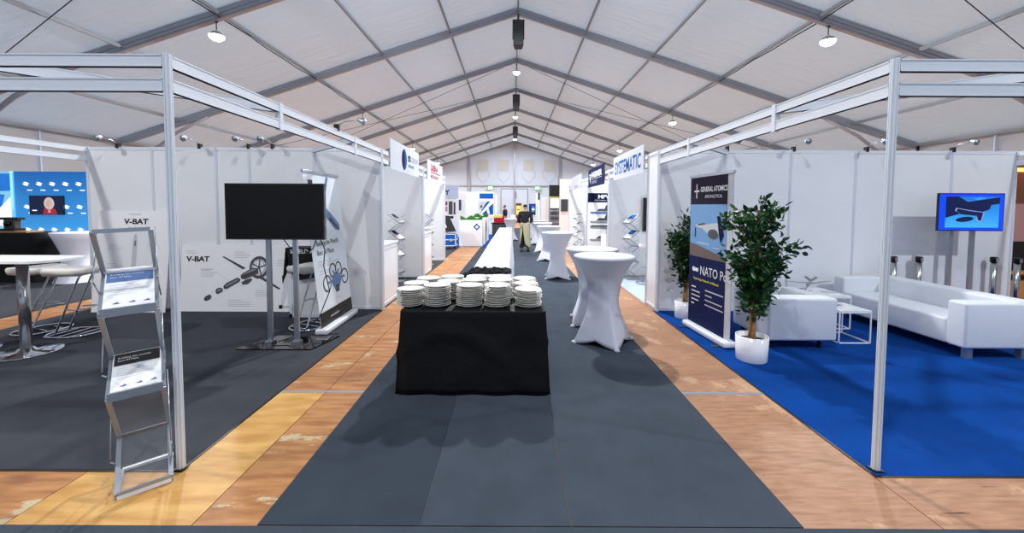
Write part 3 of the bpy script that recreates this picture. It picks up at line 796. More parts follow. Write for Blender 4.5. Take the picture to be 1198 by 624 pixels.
t = thing('television_on_stand', 'television showing a blue picture on grey poles behind the sofa', 'television', (6.35, 5.75, 0))
def tvart(g, w, h):
    g.rect(0, w, 0, h, 'tv_blue', .6)
    g.rect(.1*w, .93*w, .07*h, .93*h, 'tv_sea', 1)
    g.poly([(.1*w, .93*h), (.3*w, .93*h), (.5*w, .72*h), (.1*w, .62*h)], 'tv_navy', 2)
    g.poly([(.1*w, .34*h), (.1*w, .62*h), (.34*w, .76*h), (.93*w, .92*h), (.93*w, .74*h), (.8*w, .70*h), (.78*w, .58*h), (.66*w, .50*h), (.5*w, .52*h), (.3*w, .44*h)], 'tv_navy', 3)
    g.poly([(.26*w, .62*h), (.45*w, .56*h), (.7*w, .50*h), (.66*w, .22*h), (.6*w, .24*h), (.57*w, .42*h), (.32*w, .46*h), (.24*w, .54*h)], 'tv_lilac', 4)
    g.poly([(.28*w, .6*h), (.45*w, .54*h), (.68*w, .49*h), (.65*w, .26*h), (.61*w, .27*h), (.58*w, .40*h), (.34*w, .44*h), (.26*w, .53*h)], 'tv_navy', 5)
    g.ell(.4*w, .3*h, .14*w, .07*h, 'tv_navy', 3, .1)
    g.poly([(.5*w, .88*h), (.62*w, .92*h), (.72*w, .88*h), (.6*w, .84*h)], 'tv_cyan', 5)
flat_screen(t, 5.94, 6.87, 5.62, 1.29, 1.82, 'tv_blue', tvart, d=.025)
for x in (6.24, 6.55):
    b = B(); b.bar((x, 5.72, .02), (x, 5.72, 1.6), .06, .03, 'alu_dark', up=(0, 1, 0)); b.build('pole', t)
b = B(); b.box(6.2, 6.75, 5.62, 5.88, .007, .02, 'black_gloss'); b.build('base_plate', t)
t = thing('wall_television', 'dark television upright on the far partition behind the white stool', 'television', (3.4, 9.2, 1.0))
flat_screen(t, 2.97, 3.95, 9.16, 1.05, 1.82, 'screen_off', d=.04)

# ------------------------------------------------------------------ V-BAT boards
def leaning(name, label, x0, x1, h, yb, yt, art, cat='display board'):
    t = thing(name, label, cat, ((x0+x1)/2, yb, 0))
    u = V((0, yt-yb, h)).normalized(); n = V((1, 0, 0)).cross(u); o = V((x0, yb, .012))
    b = B(); L = math.hypot(yt-yb, h)
    q = [o, o+V((x1-x0, 0, 0)), o+V((x1-x0, 0, 0))-n*.012, o-n*.012]
    b.hexa(q+[p+u*L for p in q], 'white'); b.build('board', t)
    b = B(); art(G(b, o+n*.0005, (1, 0, 0), u), x1-x0, L); b.build('print', t)
def vb1(g, w, h):
    g.lines(.42*w, h-.05, .3, 1, h=.012); g.text('V-BAT', .36*w, h-.20, .11, 'black', sx=1.18, bold=.004)
    g.text('Key Features', .43*w, h-.27, .04, 'charcoal', sx=1.1)
    g.poly([(.50*w, .45), (.56*w, .45), (.565*w, 1.02), (.55*w, 1.14), (.53*w, 1.17), (.51*w, 1.14), (.50*w, 1.02)], 'light_grey'); g.rect(.525*w, .54*w, .98, 1.06, 'black', 2); g.ell(.53*w, .38, .035, .03, 'dark_grey')
    for x, y in ((.16*w, 1.0), (.70*w, 1.02), (.16*w, .72), (.70*w, .70)): g.lines(x, y, .24, 3, h=.006, gap=.03); g.rect(x, x+.2, y-.09, y-.088, 'pale_text')
    g.lines(.08*w, .28, .12, 4, h=.008, gap=.035)
leaning('drone_board', 'tall white V-BAT board leaning on the wall behind the rack', -6.22, -5.13, 1.5, 5.86, 6.04, vb1)
def vb2(g, w, h):
    def bx(x, y): return (x-47)/947*w*.929, (597-y)/542*h*1.0    # layout of the print
    def P(pts, m, k=1): g.poly([bx(*p) for p in pts], m, k)
    x, y = bx(88, 190); g.text('V-BAT', x, y, .105, 'black', sx=1.18, bold=.004)
    x, y = bx(85, 105); g.lines(x, y, .22, 2, h=.008, gap=.03)
    P([(380, 152), (398, 150), (578, 242), (556, 256)], 'charcoal'); P([(398, 150), (578, 242), (568, 249)], 'dark_grey', 2)
    P([(650, 300), (690, 295), (875, 410), (858, 417)], 'charcoal'); P([(690, 295), (875, 410), (866, 412)], 'dark_grey', 2)
    cx, cy = bx(690, 238); g.ring(cx, cy, .125, .17, 'charcoal', 3, sx=.85); g.ring(cx-.01, cy, .10, .125, 'light_grey', 3, sx=.85)
    for a in (.3, 1.5, 2.7, 3.9, 5.1): g.line(cx, cy, cx+.11*math.cos(a), cy+.13*math.sin(a), .018, 'charcoal', 4)
    P([(542, 305), (560, 285), (640, 240), (680, 245), (690, 285), (580, 335), (548, 330)], 'charcoal', 5); P([(560, 295), (640, 250), (670, 255), (575, 310)], 'mid_grey', 6); P([(556, 303), (660, 262), (664, 268), (560, 318)], 'dark_grey', 7)
    P([(550, 362), (580, 340), (630, 325), (638, 340), (600, 375), (560, 378)], 'charcoal', 5)
    P([(405, 390), (430, 365), (515, 322), (538, 328), (540, 350), (430, 415), (408, 410)], 'charcoal', 5); P([(425, 385), (515, 335), (525, 342), (430, 398)], 'mid_grey', 6)
    P([(342, 430), (350, 412), (380, 402), (400, 412), (398, 435), (362, 455), (345, 448)], 'charcoal', 5); P([(355, 425), (385, 410), (392, 418), (362, 440)], 'mid_grey', 6)
    P([(250, 492), (262, 475), (295, 458), (308, 470), (306, 492), (270, 512), (254, 508)], 'charcoal', 5)
    for (a, c, ww) in ((210, 258, .24), (480, 105, .26), (840, 170, .2), (670, 418, .26), (450, 500, .34)):
        x, y = bx(a, c); g.text('Long endurance' if a == 210 else '', x, y, .03, 'mid_grey'); g.lines(x, y-.01, ww, 4, h=.006, gap=.028, seed=a)
    for p, q in (((330, 270), (440, 345)), ((310, 440), (360, 410)), ((545, 380), (560, 400))): g.line(*bx(*p), *bx(*q), .004, 'pale_text')
    x, y = bx(866, 572); g.rect(x, x+.055, y, y+.055, 'black', 2); x, y = bx(900, 565); g.text('SHIELD AI', x, y, .035, 'charcoal', sx=1.1)
leaning('drone_board', 'wide white V-BAT board with exploded drone drawing behind the television', -4.99, -3.13, .99, 5.94, 6.05, vb2)

# small counter with black throw
def counter(name, label, x0, x1, y0, y1, h, s=None):
    t = thing(name, label, 'counter', ((x0+x1)/2, (y0+y1)/2, 0))
    b = B(); b.box(x0, x1, y0, y1, .008, h-.03, 'white'); b.build('cabinet', t)
    b = B(); b.box(x0-.015, x1+.015, y0-.015, y1+.015, h-.03, h, 'white_gloss'); b.build('countertop', t, bevel=.004)
    b = B()
    if s in ('x+', 'x-'):
        x = x1 if s == 'x+' else x0; sg = 1 if s == 'x+' else -1
        for a, c, d, e in ((y0, y1, .01, .06), (y0, y1, h-.09, h-.04), (y0, y0+.04, .01, h-.04), (y1-.04, y1, .01, h-.04)): b.box(min(x, x+sg*.008), max(x, x+sg*.008), a, c, d, e, 'alu')
    else:
        for a, c, d, e in ((x0, x1, .01, .06), (x0, x1, h-.09, h-.04), (x0, x0+.04, .01, h-.04), (x1-.04, x1, .01, h-.04)): b.box(a, c, y0-.008, y0, d, e, 'alu')
    b.build('frame_profile', t); return t
counter('info_counter', 'white counter under the black lettered cloth behind the television', -3.17, -2.66, 5.66, 5.92, 1.0)
b = B(); th = .004; A = 'black_cloth'
b.box(-3.08, -2.6, 5.695, 5.99, 1.001, 1.006, A)
b.prism([(-3.08, 5.69, 1.006), (-2.60, 5.69, 1.006), (-2.60, 5.67, .60), (-2.9, 5.665, .55), (-3.02, 5.67, .66)], (0, .01, 0), A)
b.prism([(-3.08, 5.69, 1.006), (-3.08, 5.99, 1.006), (-3.12, 5.95, .80), (-3.2, 5.8, .58), (-3.13, 5.69, .50), (-3.09, 5.68, .62)], (-.01, 0, 0), A)
g = G(b, (-3.06, 5.687, .9), (1, 0, 0), (0, 0, 1)); g.text('SHIELD AI', .04, .03, .08, 'white', 3, sx=1.0, bold=.002)
b.v = [p+V((-.11, -.06, 0)) for p in b.v]
tag(b.build('throw_cloth', loc=(-2.9, 5.8, 1.0)), 'black cloth with white capitals hanging over the white counter', 'cloth')

# ------------------------------------------------------------------ roll-up banners
def rollup(label, bl, br, tl, tr, art, face, s):
    """bl,br bottom corners (as read by the viewer), tl,tr top corners ; s: side of the base the art faces"""
    bl, br, tl, tr = map(V, (bl, br, tl, tr)); t = thing('roll_up_banner', label, 'banner', tuple((bl+br)/2*V((1, 1, 1)).x)[:2]+(0,))
    r = (br-bl).normalized(); u = ((tl+tr)/2-(bl+br)/2); L = u.length; u.normalize(); n = r.cross(u).normalized(); W = (br-bl).length
    b = B(); b.hexa([bl, br, br-n*.004, bl-n*.004, tl, tr, tr-n*.004, tl-n*.004], face); b.build('banner_sheet', t)
    b = B(); art(G(b, bl+n*.0006, r, u), W, L); b.build('print', t)
    b = B(); b.bar(tl-r*.01, tr+r*.01, .03, .035, 'alu_dark', up=u); b.build('top_rail', t, bevel=.005)
    b = B(); bb = V((bl.x, bl.y, .05)); cc = V((br.x, br.y, .05)); b.bar(bb-r*.02, cc+r*.02, .16, .075, 'alu'); b.build('base_cassette', t, bevel=.025, seg=3)
    b = B(); m_ = (bl+br)/2-n*.03; b.tube([V((m_.x, m_.y, .05)), (tl+tr)/2-n*.02], .009, 'alu_dark'); b.build('support_pole', t)
    b = B()
    for p in (bb+r*.08, cc-r*.08): q = V((n.x, n.y, 0)).normalized(); b.bar(V((p.x, p.y, .012))-q*.17, V((p.x, p.y, .012))+q*.17, .04, .01, 'dark_grey')
    b.build('swing_foot', t)
    return t
def lart(g, w, L):
    g.rect(0, w, 0, .19, 'black', 1); g.text('www.shield.ai', w*.28, .08, .05, 'white', 2)
    g.rect(0, w, L*.72, L, 'pvc_print', 1); g.rect(.10, .22, L-.22, L-.10, 'black', 2); g.text('SHIELD AI', .25, L-.19, .07, 'charcoal', 2)
    g.poly([(.30, 1.42), (.62, 1.92), (.67, 1.90), (.40, 1.42)], 'blue_steel', 3); g.poly([(.36, 1.48), (.74, 1.20), (.86, 1.18), (.88, 1.26), (.80, 1.32), (.45, 1.54)], 'blue_steel', 4); g.poly([(.56, 1.34), (.8, 1.2), (.86, 1.2), (.60, 1.38)], 'dark_grey', 5)
    g.text('Building the World\'s', .12, 1.02, .095, 'dark_grey', 2, sx=.85); g.text('Best AI Pilots', .12, .90, .095, 'dark_grey', 2, sx=.95)
    g.lines(.12, .82, .66, 3, h=.01, gap=.03); g.lines(.12, .70, .7, 2, h=.01, gap=.03)
    for cx, cy, a in ((.30, .52, .11), (.86, .53, .11), (.50, .66, .10), (.68, .66, .1)):
        g.ring(cx, cy, a-.02, a, 'dark_grey', 3, sx=1.05); g.line(.58, .54, cx, cy, .03, 'blue_steel', 4)
    g.poly([(.48, .60), (.68, .60), (.72, .50), (.64, .40), (.52, .40), (.44, .50)], 'blue_steel', 5); g.rect(.53, .63, .36, .46, 'dark_grey', 6)
    g.lines(.5, .3, .2, 2, h=.008, gap=.025)
rollup('pale roll-up banner with a drone picture behind the black television', (-2.34, 4.86, .08), (-2.36, 5.86, .08), (-2.51, 4.80, 2.02), (-2.53, 5.80, 2.02), lart, 'pvc_print', -1)
def rart(g, w, L):
    g.rect(0, w*.88, 0, L, 'navy', 1); g.rect(0, w*.88, L-.36, L, 'purple_black', 2)
    g.text('GENERAL ATOMICS', .24, L-.20, .085, 'white', 3, sx=.75, bold=.002); g.text('AERONAUTICAL', .34, L-.28, .055, 'white', 3, sx=.9)
    for a in range(4): c, s = math.cos(a*PI/2), math.sin(a*PI/2); g.line(.15, L-.19, .15+.06*c, L-.19+.09*s, .02, 'white', 3)
    g.rect(.01, w*.88, L-1.03, L-.36, 'sky_print', 2)
    g.poly([(.01, L-1.03), (w*.88, L-1.03), (w*.88, L-.98), (.5, L-.93), (.2, L-.88), (.01, L-.86)], 'land_print', 3)
    g.poly([(.14, L-.62), (.24, L-.60), (.38, L-.61), (.62, L-.58), (.70, L-.62), (.66, L-.72), (.56, L-.78), (.46, L-.74), (.3, L-.66), (.18, L-.65)], 'light_grey', 4)
    g.ell(.54, L-.72, .11, .06, 'charcoal', 5); g.line(.2, L-.62, .36, L-.60, .02, 'dark_grey', 5)
    g.poly([(.62, L-.5), (.68, L-.5), (.76, L-.72), (.70, L-.82), (.66, L-.70)], 'navy_deep', 6); g.line(.7, L-.64, .84, L-.58, .03, 'navy_deep', 6); g.rect(.13, .15, L-.78, L-.66, 'navy_deep', 5)
    g.text('MQ-9B SkyGuardian', .20, L-.86, .04, 'white', 6, sx=.8); g.lines(.55, L-.88, .22, 1, 'light_grey', h=.012, k=6)
    g.ell(.12, L-1.2, .035, .03, 'white', 3); g.rect(.14, .23, L-1.225, L-1.18, 'white', 3)
    g.text('NATO Pod', .27, L-1.25, .16, 'white', 3, sx=.85); g.text('Supporting a Network of Alliances', .12, L-1.33, .04, 'yellow', 3, sx=1.0, bold=.001)
    for i, ww in enumerate((.10, .20, .20, .17, .07)): g.rect(.08, .08+ww, L-1.44-i*.055, L-1.425-i*.055, 'white', 3)
    for i, ww in enumerate((.38, .15, .36, .38)): g.rect(.40, .40+ww, L-1.44-i*.06, L-1.425-i*.06, 'light_grey', 3)
rollup('dark blue roll-up banner with an aircraft picture between the two potted trees', (2.38, 5.38, .08), (2.45, 4.47, .08), (2.37, 5.36, 2.0), (2.44, 4.45, 2.0), rart, 'light_grey', 1)

# ------------------------------------------------------------------ potted trees
def ptree(label, x, y, pr, ph, h, cz, cr, nleaf, lean, seed, mleaf):
    rnd = random.Random(seed)
    t = thing('potted_ficus', label, 'plant', (x, y, 0))
    b = B(); z = .007; b.lathe([(pr*.9, z), (pr*.94, z+.01), (pr, ph), (pr-.012, ph), (pr-.02, ph-.05), (.001, ph-.05)], 'white_gloss', c=(x, y, 0), n=36); b.build('pot', t)
    b = B(); b.lathe([(.001, ph-.045), (pr-.02, ph-.05)][::-1], 'soil', c=(x, y, 0), n=24); b.build('soil', t)
    top = V((x+lean[0], y+lean[1], cz+cr[2]*.7)); b = B()
    for j in range(3):                                  # twisted stems
        pts = []
        for i in range(14):
            q = i/13; a = q*5+j*2.1; p = V((x, y, ph-.06)).lerp(top, q); rr_ = .02*(1-q*.6)
            pts.append(p+V((math.cos(a)*rr_, math.sin(a)*rr_, 0)))
        b.tube(pts, [.02*(1-.7*i/13) for i in range(14)], 'bark', n=7)
    trunk = b.build('trunk', t)
    b = B(); L = B(); cen = V((x+lean[0]*.6, y+lean[1]*.6, cz))
    for k in range(46):
        u = rnd.uniform(-1, 1); a = rnd.uniform(0, 2*PI); s = math.sqrt(1-u*u)
        wz = 1.0 if u > -.2 else .62
        tip = cen+V((cr[0]*s*math.cos(a)*wz, cr[1]*s*math.sin(a)*wz, cr[2]*u))*rnd.uniform(.7, 1.06)
        q = max(0, min(1, (tip.z-.25-ph)/(top.z-ph))); root = V((x, y, ph)).lerp(top, q*.85)
        mid = root.lerp(tip, .5)+V((0, 0, .06)); pts = [root, mid, tip]; b.tube(pts, [.006, .004, .002], 'bark', n=5)
        for i in range(nleaf):
            f = rnd.random()**.6; p = (root.lerp(mid, f*2) if f < .5 else mid.lerp(tip, f*2-1))+V([rnd.gauss(0, .045) for _ in range(3)])
            if x > 0 and y < 5 and p.y > y+.2: continue
            d = V((p-root).to_tuple()); d = (d.normalized() if d.length > .01 else V((0, 0, 1)))+V([rnd.gauss(0, .55) for _ in range(3)])+V((0, 0, -.45)); d.normalize()
            w = d.cross(V([rnd.gauss(0, 1) for _ in range(3)])).normalized(); nn = w.cross(d); ln = rnd.uniform(.06, .095); wd = ln*.24
            q0 = p; q1 = p+d*ln*.3+w*wd; q2 = p+d*ln*.65+w*wd*.85; q3 = p+d*ln-nn*.012; q4 = p+d*ln*.65-w*wd*.85; q5 = p+d*ln*.3-w*wd; m1 = p+d*ln*.3-nn*.006; m2 = p+d*ln*.65-nn*.01
            L.add([q0, q1, q2, q3, q4, q5, m1, m2], [(0, 1, 6), (1, 2, 7, 6), (2, 3, 7), (0, 6, 5), (6, 7, 4, 5), (7, 3, 4)], mleaf if rnd.random() < .6 else 'leaf_dark', True)
    b.build('branch', trunk); L.build('foliage', t)
ptree('leafy green potted tree in a white pot, in front of the white armchair', 2.51, 4.15, .155, .27, 1.7, 1.2, (.37, .27, .54), 44, (.06, .05, 0), 3, 'leaf')
ptree('leafy green potted tree in a white pot, behind the blue banner', 2.50, 5.76, .15, .26, 1.6, 1.1, (.28, .2, .55), 36, (.06, .0, 0), 11, 'leaf_dark')

# ------------------------------------------------------------------ lounge furniture
def soft(name, par, x0, x1, y0, y1, z0, z1, r=.03):
    b = B(); b.box(x0, x1, y0, y1, z0, z1, 'leather'); return b.build(name, par, bevel=r, seg=4)
t = thing('sofa', 'long white leather sofa along the right of the blue carpet', 'sofa', (5.16, 5.0, 0))
X0, X1, Y0, Y1 = 4.77, 5.56, 4.17, 5.93
soft('seat', t, X0+.005, X1-.2, Y0+.2, Y1-.18, .12, .40)
soft('backrest', t, X1-.24, X1, Y0+.02, Y1-.02, .12, .625)
soft('armrest', t, X0, X1-.02, Y0, Y0+.2, .12, .61); soft('armrest', t, X0, X1-.02, Y1-.18, Y1, .12, .61)
for x in (X0+.09, X1-.12):
    for y in (Y0+.06, Y1-.1): b = B(); b.box(x-.03, x+.03, y-.03, y+.03, .006, .125, 'alu_dark'); b.build('foot', t)
t = thing('armchair', 'white leather cube armchair with its back turned, beside the potted tree', 'armchair', (3.25, 4.85, 0))
X0, X1, Y0, Y1 = 2.88, 3.66, 4.46, 5.2
soft('backrest', t, X0, X1, Y0, Y0+.24, .10, .585); soft('seat', t, X0+.17, X1-.17, Y0+.22, Y1, .1, .4)
soft('armrest', t, X0, X0+.18, Y0+.2, Y1, .10, .58); soft('armrest', t, X1-.18, X1, Y0+.2, Y1, .10, .58)
for x in (X0+.1, X1-.15):
    b = B(); b.box(x-.012, x+.012, Y0+.05, Y0+.09, .006, .105, 'black'); b.build('foot', t)
    b = B(); b.box(x-.012, x+.012, Y1-.09, Y1-.05, .006, .105, 'black'); b.build('foot', t)
def cube_table(label, x0, x1, y0, y1, h):
    t = thing('wire_side_table', label, 'table', ((x0+x1)/2, (y0+y1)/2, 0))
    b = B(); b.box(x0, x1, y0, y1, h-.035, h, 'white_gloss'); b.build('tabletop', t, bevel=.003)
    r = .006
    for x in (x0+r, x1-r):
        for y in (y0+r, y1-r): b = B(); b.box(x-r, x+r, y-r, y+r, .007, h-.03, 'white'); b.build('leg', t)
    b = B()
    for y in (y0+r, y1-r): b.box(x0, x1, y-r, y+r, .007, .02, 'white')
    for x in (x0+r, x1-r): b.box(x-r, x+r, y0, y1, .007, .02, 'white')
    b.build('base_rail', t); return t
cube_table('small white wire-frame table in front of the sofa', 3.84, 4.22, 4.66, 5.08, .40)
cube_table('white coffee table behind the armchair carrying the model aircraft', 3.72, 4.45, 5.22, 5.78, .45)
for i, (x, y, z, a, m, l) in enumerate(((4.0, 4.88, .40, .3, 'blue_steel', 'blue-grey leaflet on the small wire-frame table'), (4.32, 5.4, .45, -.2, 'light_grey', 'pale grey magazine on the coffee table corner'), (4.1, 5.62, .45, .1, 'blue_steel', 'blue magazine at the back of the coffee table'))):
    b = B(); b.box(-.08, .08, -.11, .11, .0005, .006, 'white'); g = G(b, (-.08, -.11, .0063), (1, 0, 0), (0, 1, 0)); g.rect(.01, .15, .1, .2, m, 1); g.lines(.02, .08, .1, 3, h=.004, gap=.02)
    o = b.build('magazine'); o.location = (x, y, z); o.rotation_euler = (0, 0, a); tag(o, l, 'magazine')
# model aircraft
t = thing('model_aircraft', 'grey model aircraft with long thin wings on a display stand', 'model', (4.0, 5.36, .45))
b = B(); b.lathe([(.055, 0), (.055, .006), (.01, .012)], 'alu_dark', c=(3.93, 5.36, .4505), n=20); b.tube([(3.93, 5.36, .46), (3.95, 5.36, .53), (3.99, 5.36, .575)], .007, 'alu_dark'); b.build('display_stand', t)
b = B(); b.tube([(3.99+(q-.45)*.24, 5.36+(q-.45)*.24, .585+.02*q) for q in (0, .12, .3, .5, .75, 1)], [.006, .02, .021, .018, .014, .006], 'mid_grey', n=12); f = b.build('fuselage', t)
b = B(); b.hexa([(3.68, 5.385, .613), (4.0, 5.32, .59), (4.0, 5.37, .59), (3.68, 5.40, .613), (3.68, 5.385, .617), (4.0, 5.32, .60), (4.0, 5.37, .60), (3.68, 5.40, .617)], 'mid_grey')
b.hexa([(4.0, 5.32, .59), (4.3, 5.385, .613), (4.3, 5.40, .613), (4.0, 5.37, .59), (4.0, 5.32, .60), (4.3, 5.385, .617), (4.3, 5.40, .617), (4.0, 5.37, .60)], 'mid_grey'); b.build('wing', t)
b = B(); b.bar((4.09, 5.47, .605), (4.03, 5.50, .66), .004, .03, 'mid_grey'); b.bar((4.09, 5.47, .605), (4.15, 5.44, .66), .004, .03, 'mid_grey'); b.build('tail_fin', t)

# belt barrier posts
BP = None
for x, y, l in ((5.72, 6.0, 'steel barrier post with black head, leftmost behind the sofa'), (6.08, 5.98, 'steel barrier post with black head, left of the television poles'), (7.2, 5.98, 'steel barrier post with black head, right of the television'), (7.45, 5.9, 'steel barrier post with black head at the end of the wall')):
    if BP is None:
        BP = thing('barrier_post', l, 'barrier post', (x, y, 0), 0, 'belt barrier posts by the right back wall')
        b = B(); b.lathe([(.035, .02), (.035, .82)], 'steel', n=20); b.build('tube', BP, local=True)
        b = B(); b.lathe([(.043, .81), (.043, .875), (.036, .885)], 'black', n=20); b.box(-.016, .016, -.05, .0, .815, .87, 'mid_grey'); b.build('belt_head', BP, local=True)
        b = B(); b.lathe([(.09, .007), (.09, .014), (.04, .025)], 'steel', n=28); b.build('base_disc', BP, local=True)
    else: dup(BP, (x, y, 0), l)

# brown display beyond the right stand
t = thing('display_cabinet', 'brown lit display cabinet cut off beyond the right end of the back wall', 'cabinet', (9.7, 7.6, 0))
b = B(); b.box(8.9, 10.8, 7.5, 7.6, .0, 2.5, 'brown'); b.box(8.9, 10.8, 7.2, 7.5, 0, .30, 'wood_top'); b.build('body', t)
b = B(); b.box(8.95, 10.7, 7.46, 7.5, 1.0, 1.7, 'pink_print'); b.box(8.95, 10.7, 7.45, 7.5, .45, 1.0, 'black'); b.box(8.95, 10.7, 7.2, 7.5, .42, .46, 'wood_top'); b.build('display_panel', t)
b = B(); b.box(9.0, 10.4, 7.25, 7.33, 2.28, 2.34, 'warm_glow'); b.build('strip_light', t)

# ------------------------------------------------------------------ booth counters and contents
counter('info_counter', 'white counter with a dark tablet, in the booth under the blue oval sign', -2.62, -2.03, 6.2, 7.05, 1.0, 'x+')
b = B(); b.box(-.09, .09, -.12, .12, 0, .012, 'black'); o = b.build('tablet', bevel=.003); o.location = (-2.2, 6.5, 1.001); o.rotation_euler = (0, 0, .3); tag(o, 'dark tablet lying on the nearest left booth counter', 'tablet')
counter('info_counter', 'white counter in the booth under the red lettered sign', -2.6, -2.03, 9.05, 10.0, .98, 'x+')
t = thing('bistro_table', 'tall round white table beside the counter under the red sign', 'table', (-2.35, 10.35, 0))
b = B(); b.lathe([(.001, 1.03), (.3, 1.03), (.31, 1.045), (.3, 1.06), (.001, 1.06)], 'white_gloss', c=(-2.35, 10.35, 0), n=32); b.build('tabletop', t)
b = B(); b.lathe([(.03, .02), (.03, 1.03)], 'steel', c=(-2.35, 10.35, 0), n=16); b.build('column', t)
b = B(); b.lathe([(.22, .007), (.22, .02), (.04, .03)], 'steel', c=(-2.35, 10.35, 0), n=28); b.build('base_disc', t)
counter('info_counter', 'white counter in front of the ship poster', 2.62, 3.1, 11.2, 11.9, .95, 'x-')
counter('info_counter', 'white counter in the farthest right booth', 2.55, 3.1, 12.6, 13.3, .95, 'x-')
t = thing('ship_poster', 'poster of grey naval ships with a navy heading on the booth partition', 'poster', (2.9, 12.05, .3))
b = B(); b.box(2.24, 3.6, 12.04, 12.06, .3, 2.02, 'white'); b.build('sheet', t)
b = B(); g = G(b, (2.24, 12.039, .3), (1, 0, 0), (0, 0, 1)); g.rect(0, 1.36, 1.44, 1.72, 'navy_deep'); g.text('MPV 120', .30, 1.56, .15, 'white', 2, sx=1.2, bold=.006); g.text('Multi Purpose Vessel', .2, 1.49, .05, 'white', 2, sx=1.2)
for y0, m, m2 in ((1.1, 'blue_steel', 'charcoal'), (.82, 'mid_grey', 'dark_grey'), (.66, 'mid_grey', 'charcoal'), (.28, 'mid_grey', 'dark_grey')):
    g.poly([(.06, y0+.06), (.10, y0), (1.2, y0-.03), (1.3, y0+.08)], m, 2)
    if y0 != .66: g.poly([(.25, y0+.08), (.35, y0+.15), (.5, y0+.15), (.55, y0+.26), (.68, y0+.26), (.75, y0+.14), (1.0, y0+.12), (1.1, y0+.07)], m2, 3); g.rect(.58, .6, y0+.2, y0+.34, m2, 3)
    else: g.rect(.1, 1.2, y0+.05, y0+.10, m2, 3)
b.build('print', t)

# ------------------------------------------------------------------ left distance : backdrop, draped tables
t = thing('backdrop_wall', 'glowing blue backdrop with rows of white bird emblems', 'backdrop', (-12, 10.6, 0))
b = B(); b.box(-13.06, -10.4, 10.55, 10.7, .0, 2.46, 'backdrop_print'); b.build('screen_panel', t)
b = B(); g = G(b, (-13.06, 10.549, 0), (1, 0, 0), (0, 0, 1))
def bird(g, x, y, s, m='led_white', k=2):
    g.poly([(x-s, y+.2*s), (x-.4*s, y+.1*s), (x-.7*s, y+.6*s), (x, y+.55*s), (x+.9*s, y+.1*s), (x+.3*s, y), (x+.6*s, y-.4*s), (x, y-.45*s), (x-.7*s, y-.2*s)], m, k)
for i in range(7):
    for j in range(4):
        x = .32+i*.345; y = 2.13-j*.60; bird(g, x, y, .10); g.rect(x+.02, x+.15, y-.17, y-.145, 'led_white', 1)
b.build('emblem_print', t)
t = thing('backdrop_wall', 'pale blue picture wall at the far left edge', 'backdrop', (-13.9, 10.4, 0))
b = B(); b.box(-14.7, -13.1, 10.5, 10.65, 0, 2.46, 'led_cyan'); g = G(b, (-14.7, 10.499, 0), (1, 0, 0), (0, 0, 1)); g.poly([(0, 2.4), (1.6, 2.4), (1.6, 1.95), (0, 1.9)], 'led_blue', 1); g.poly([(.9, 1.9), (1.45, 1.85), (1.35, 1.5), (.9, 1.4)], 'led_blue', 2); g.poly([(1.2, 1.4), (1.6, 1.8), (1.6, 1.0), (.9, 1.1)], 'led_white', 2); bird(g, 1.25, 2.16, .1, k=3); b.build('picture_panel', t)
t = thing('wall_television', 'small television on the blue backdrop showing a pale-haired woman in red', 'television', (-12.1, 10.5, 1.3))
def wom(g, w, h):
    g.rect(0, w, 0, h, 'led_dark', .5); g.poly([(0, h), (.35*w, h), (.2*w, .2*h), (0, 0)], 'tv_navy', 1); g.poly([(.4*w, 0), (.44*w, .32*h), (.6*w, .36*h), (.78*w, .3*h), (.84*w, 0)], 'led_red', 2)
    g.ell(.6*w, .6*h, .16*w, .34*h, 'led_hair', 3); g.ell(.59*w, .58*h, .085*w, .2*h, 'led_skin', 4); g.poly([(.56*w, .1*h), (.60*w, .4*h), (.65*w, .1*h)], 'led_skin', 5); g.rect(.08*w, .22*w, .18*h, .24*h, 'led_white', 2)
flat_screen(t, -12.62, -11.74, 10.49, 1.33, 1.83, 'led_dark', wom)
def stretch_box(name, label, x, y, r, m, h=1.03):
    b = B(); rings = []
    for z, q in ((h, .1), (h, .97), (h-.02, 1), (h-.15, .86), (h-.4, .62), (.45, .56), (.25, .66), (.1, .82), (.01, .95)):
        rings.append([(x+r*q*math.cos(2*PI*i/32), y+r*q*math.sin(2*PI*i/32), z+.001) for i in range(32)])
    b.loft(rings[::-1], m, cap1=True); return tag(b.build(name, loc=(x, y, 0)), label, 'table')
t = thing('draped_table', 'long table in a black stretch cover before the blue backdrop', 'table', (-10.9, 8.4, 0))
b = B(); rings = []
for z, q in ((1.02, .1), (1.02, .985), (1.0, 1), (.8, .97), (.5, .9), (.3, .9), (.01, .97)):
    rings.append([(-11.0+(p.x+11.0)*q, 8.4+(p.y-8.4)*q, z) for p in rrect(-12.2, -9.55, 8.1, 8.7, .2)])
b.loft(rings[::-1], 'black_cloth', cap1=True); b.build('stretch_cover', t)
b = B(); b.box(-11.4, -9.95, 8.2, 8.5, 1.021, 1.05, 'wood_top'); tag(b.build('wooden_tray', loc=(-10.5, 8.3, 1.02)), 'light wooden board lying on the black covered table', 'board')
t = thing('camera_rig', 'black camera device standing on the black covered table', 'camera', (-10.35, 8.3, 1.05))
b = B(); b.box(-10.5, -10.2, 8.2, 8.4, 1.05, 1.10, 'black'); b.build('base', t); b = B(); b.box(-10.48, -10.24, 8.25, 8.36, 1.1, 1.30, 'dark_grey'); b.box(-10.55, -10.17, 8.24, 8.38, 1.28, 1.33, 'black'); b.build('body', t, bevel=.01)
b = B(); b.lathe([(.05, 0), (.05, .06)], 'screen_off', n=16); b.v = [V((-10.36, 8.25, 1.2))+M.Rotation(PI/2, 4, 'X') @ p for p in b.v]; b.build('lens', t)
stretch_box('cocktail_table', 'round table in a white stretch cover between black table and tall board', -9.05, 8.3, .38, 'stretch_white')

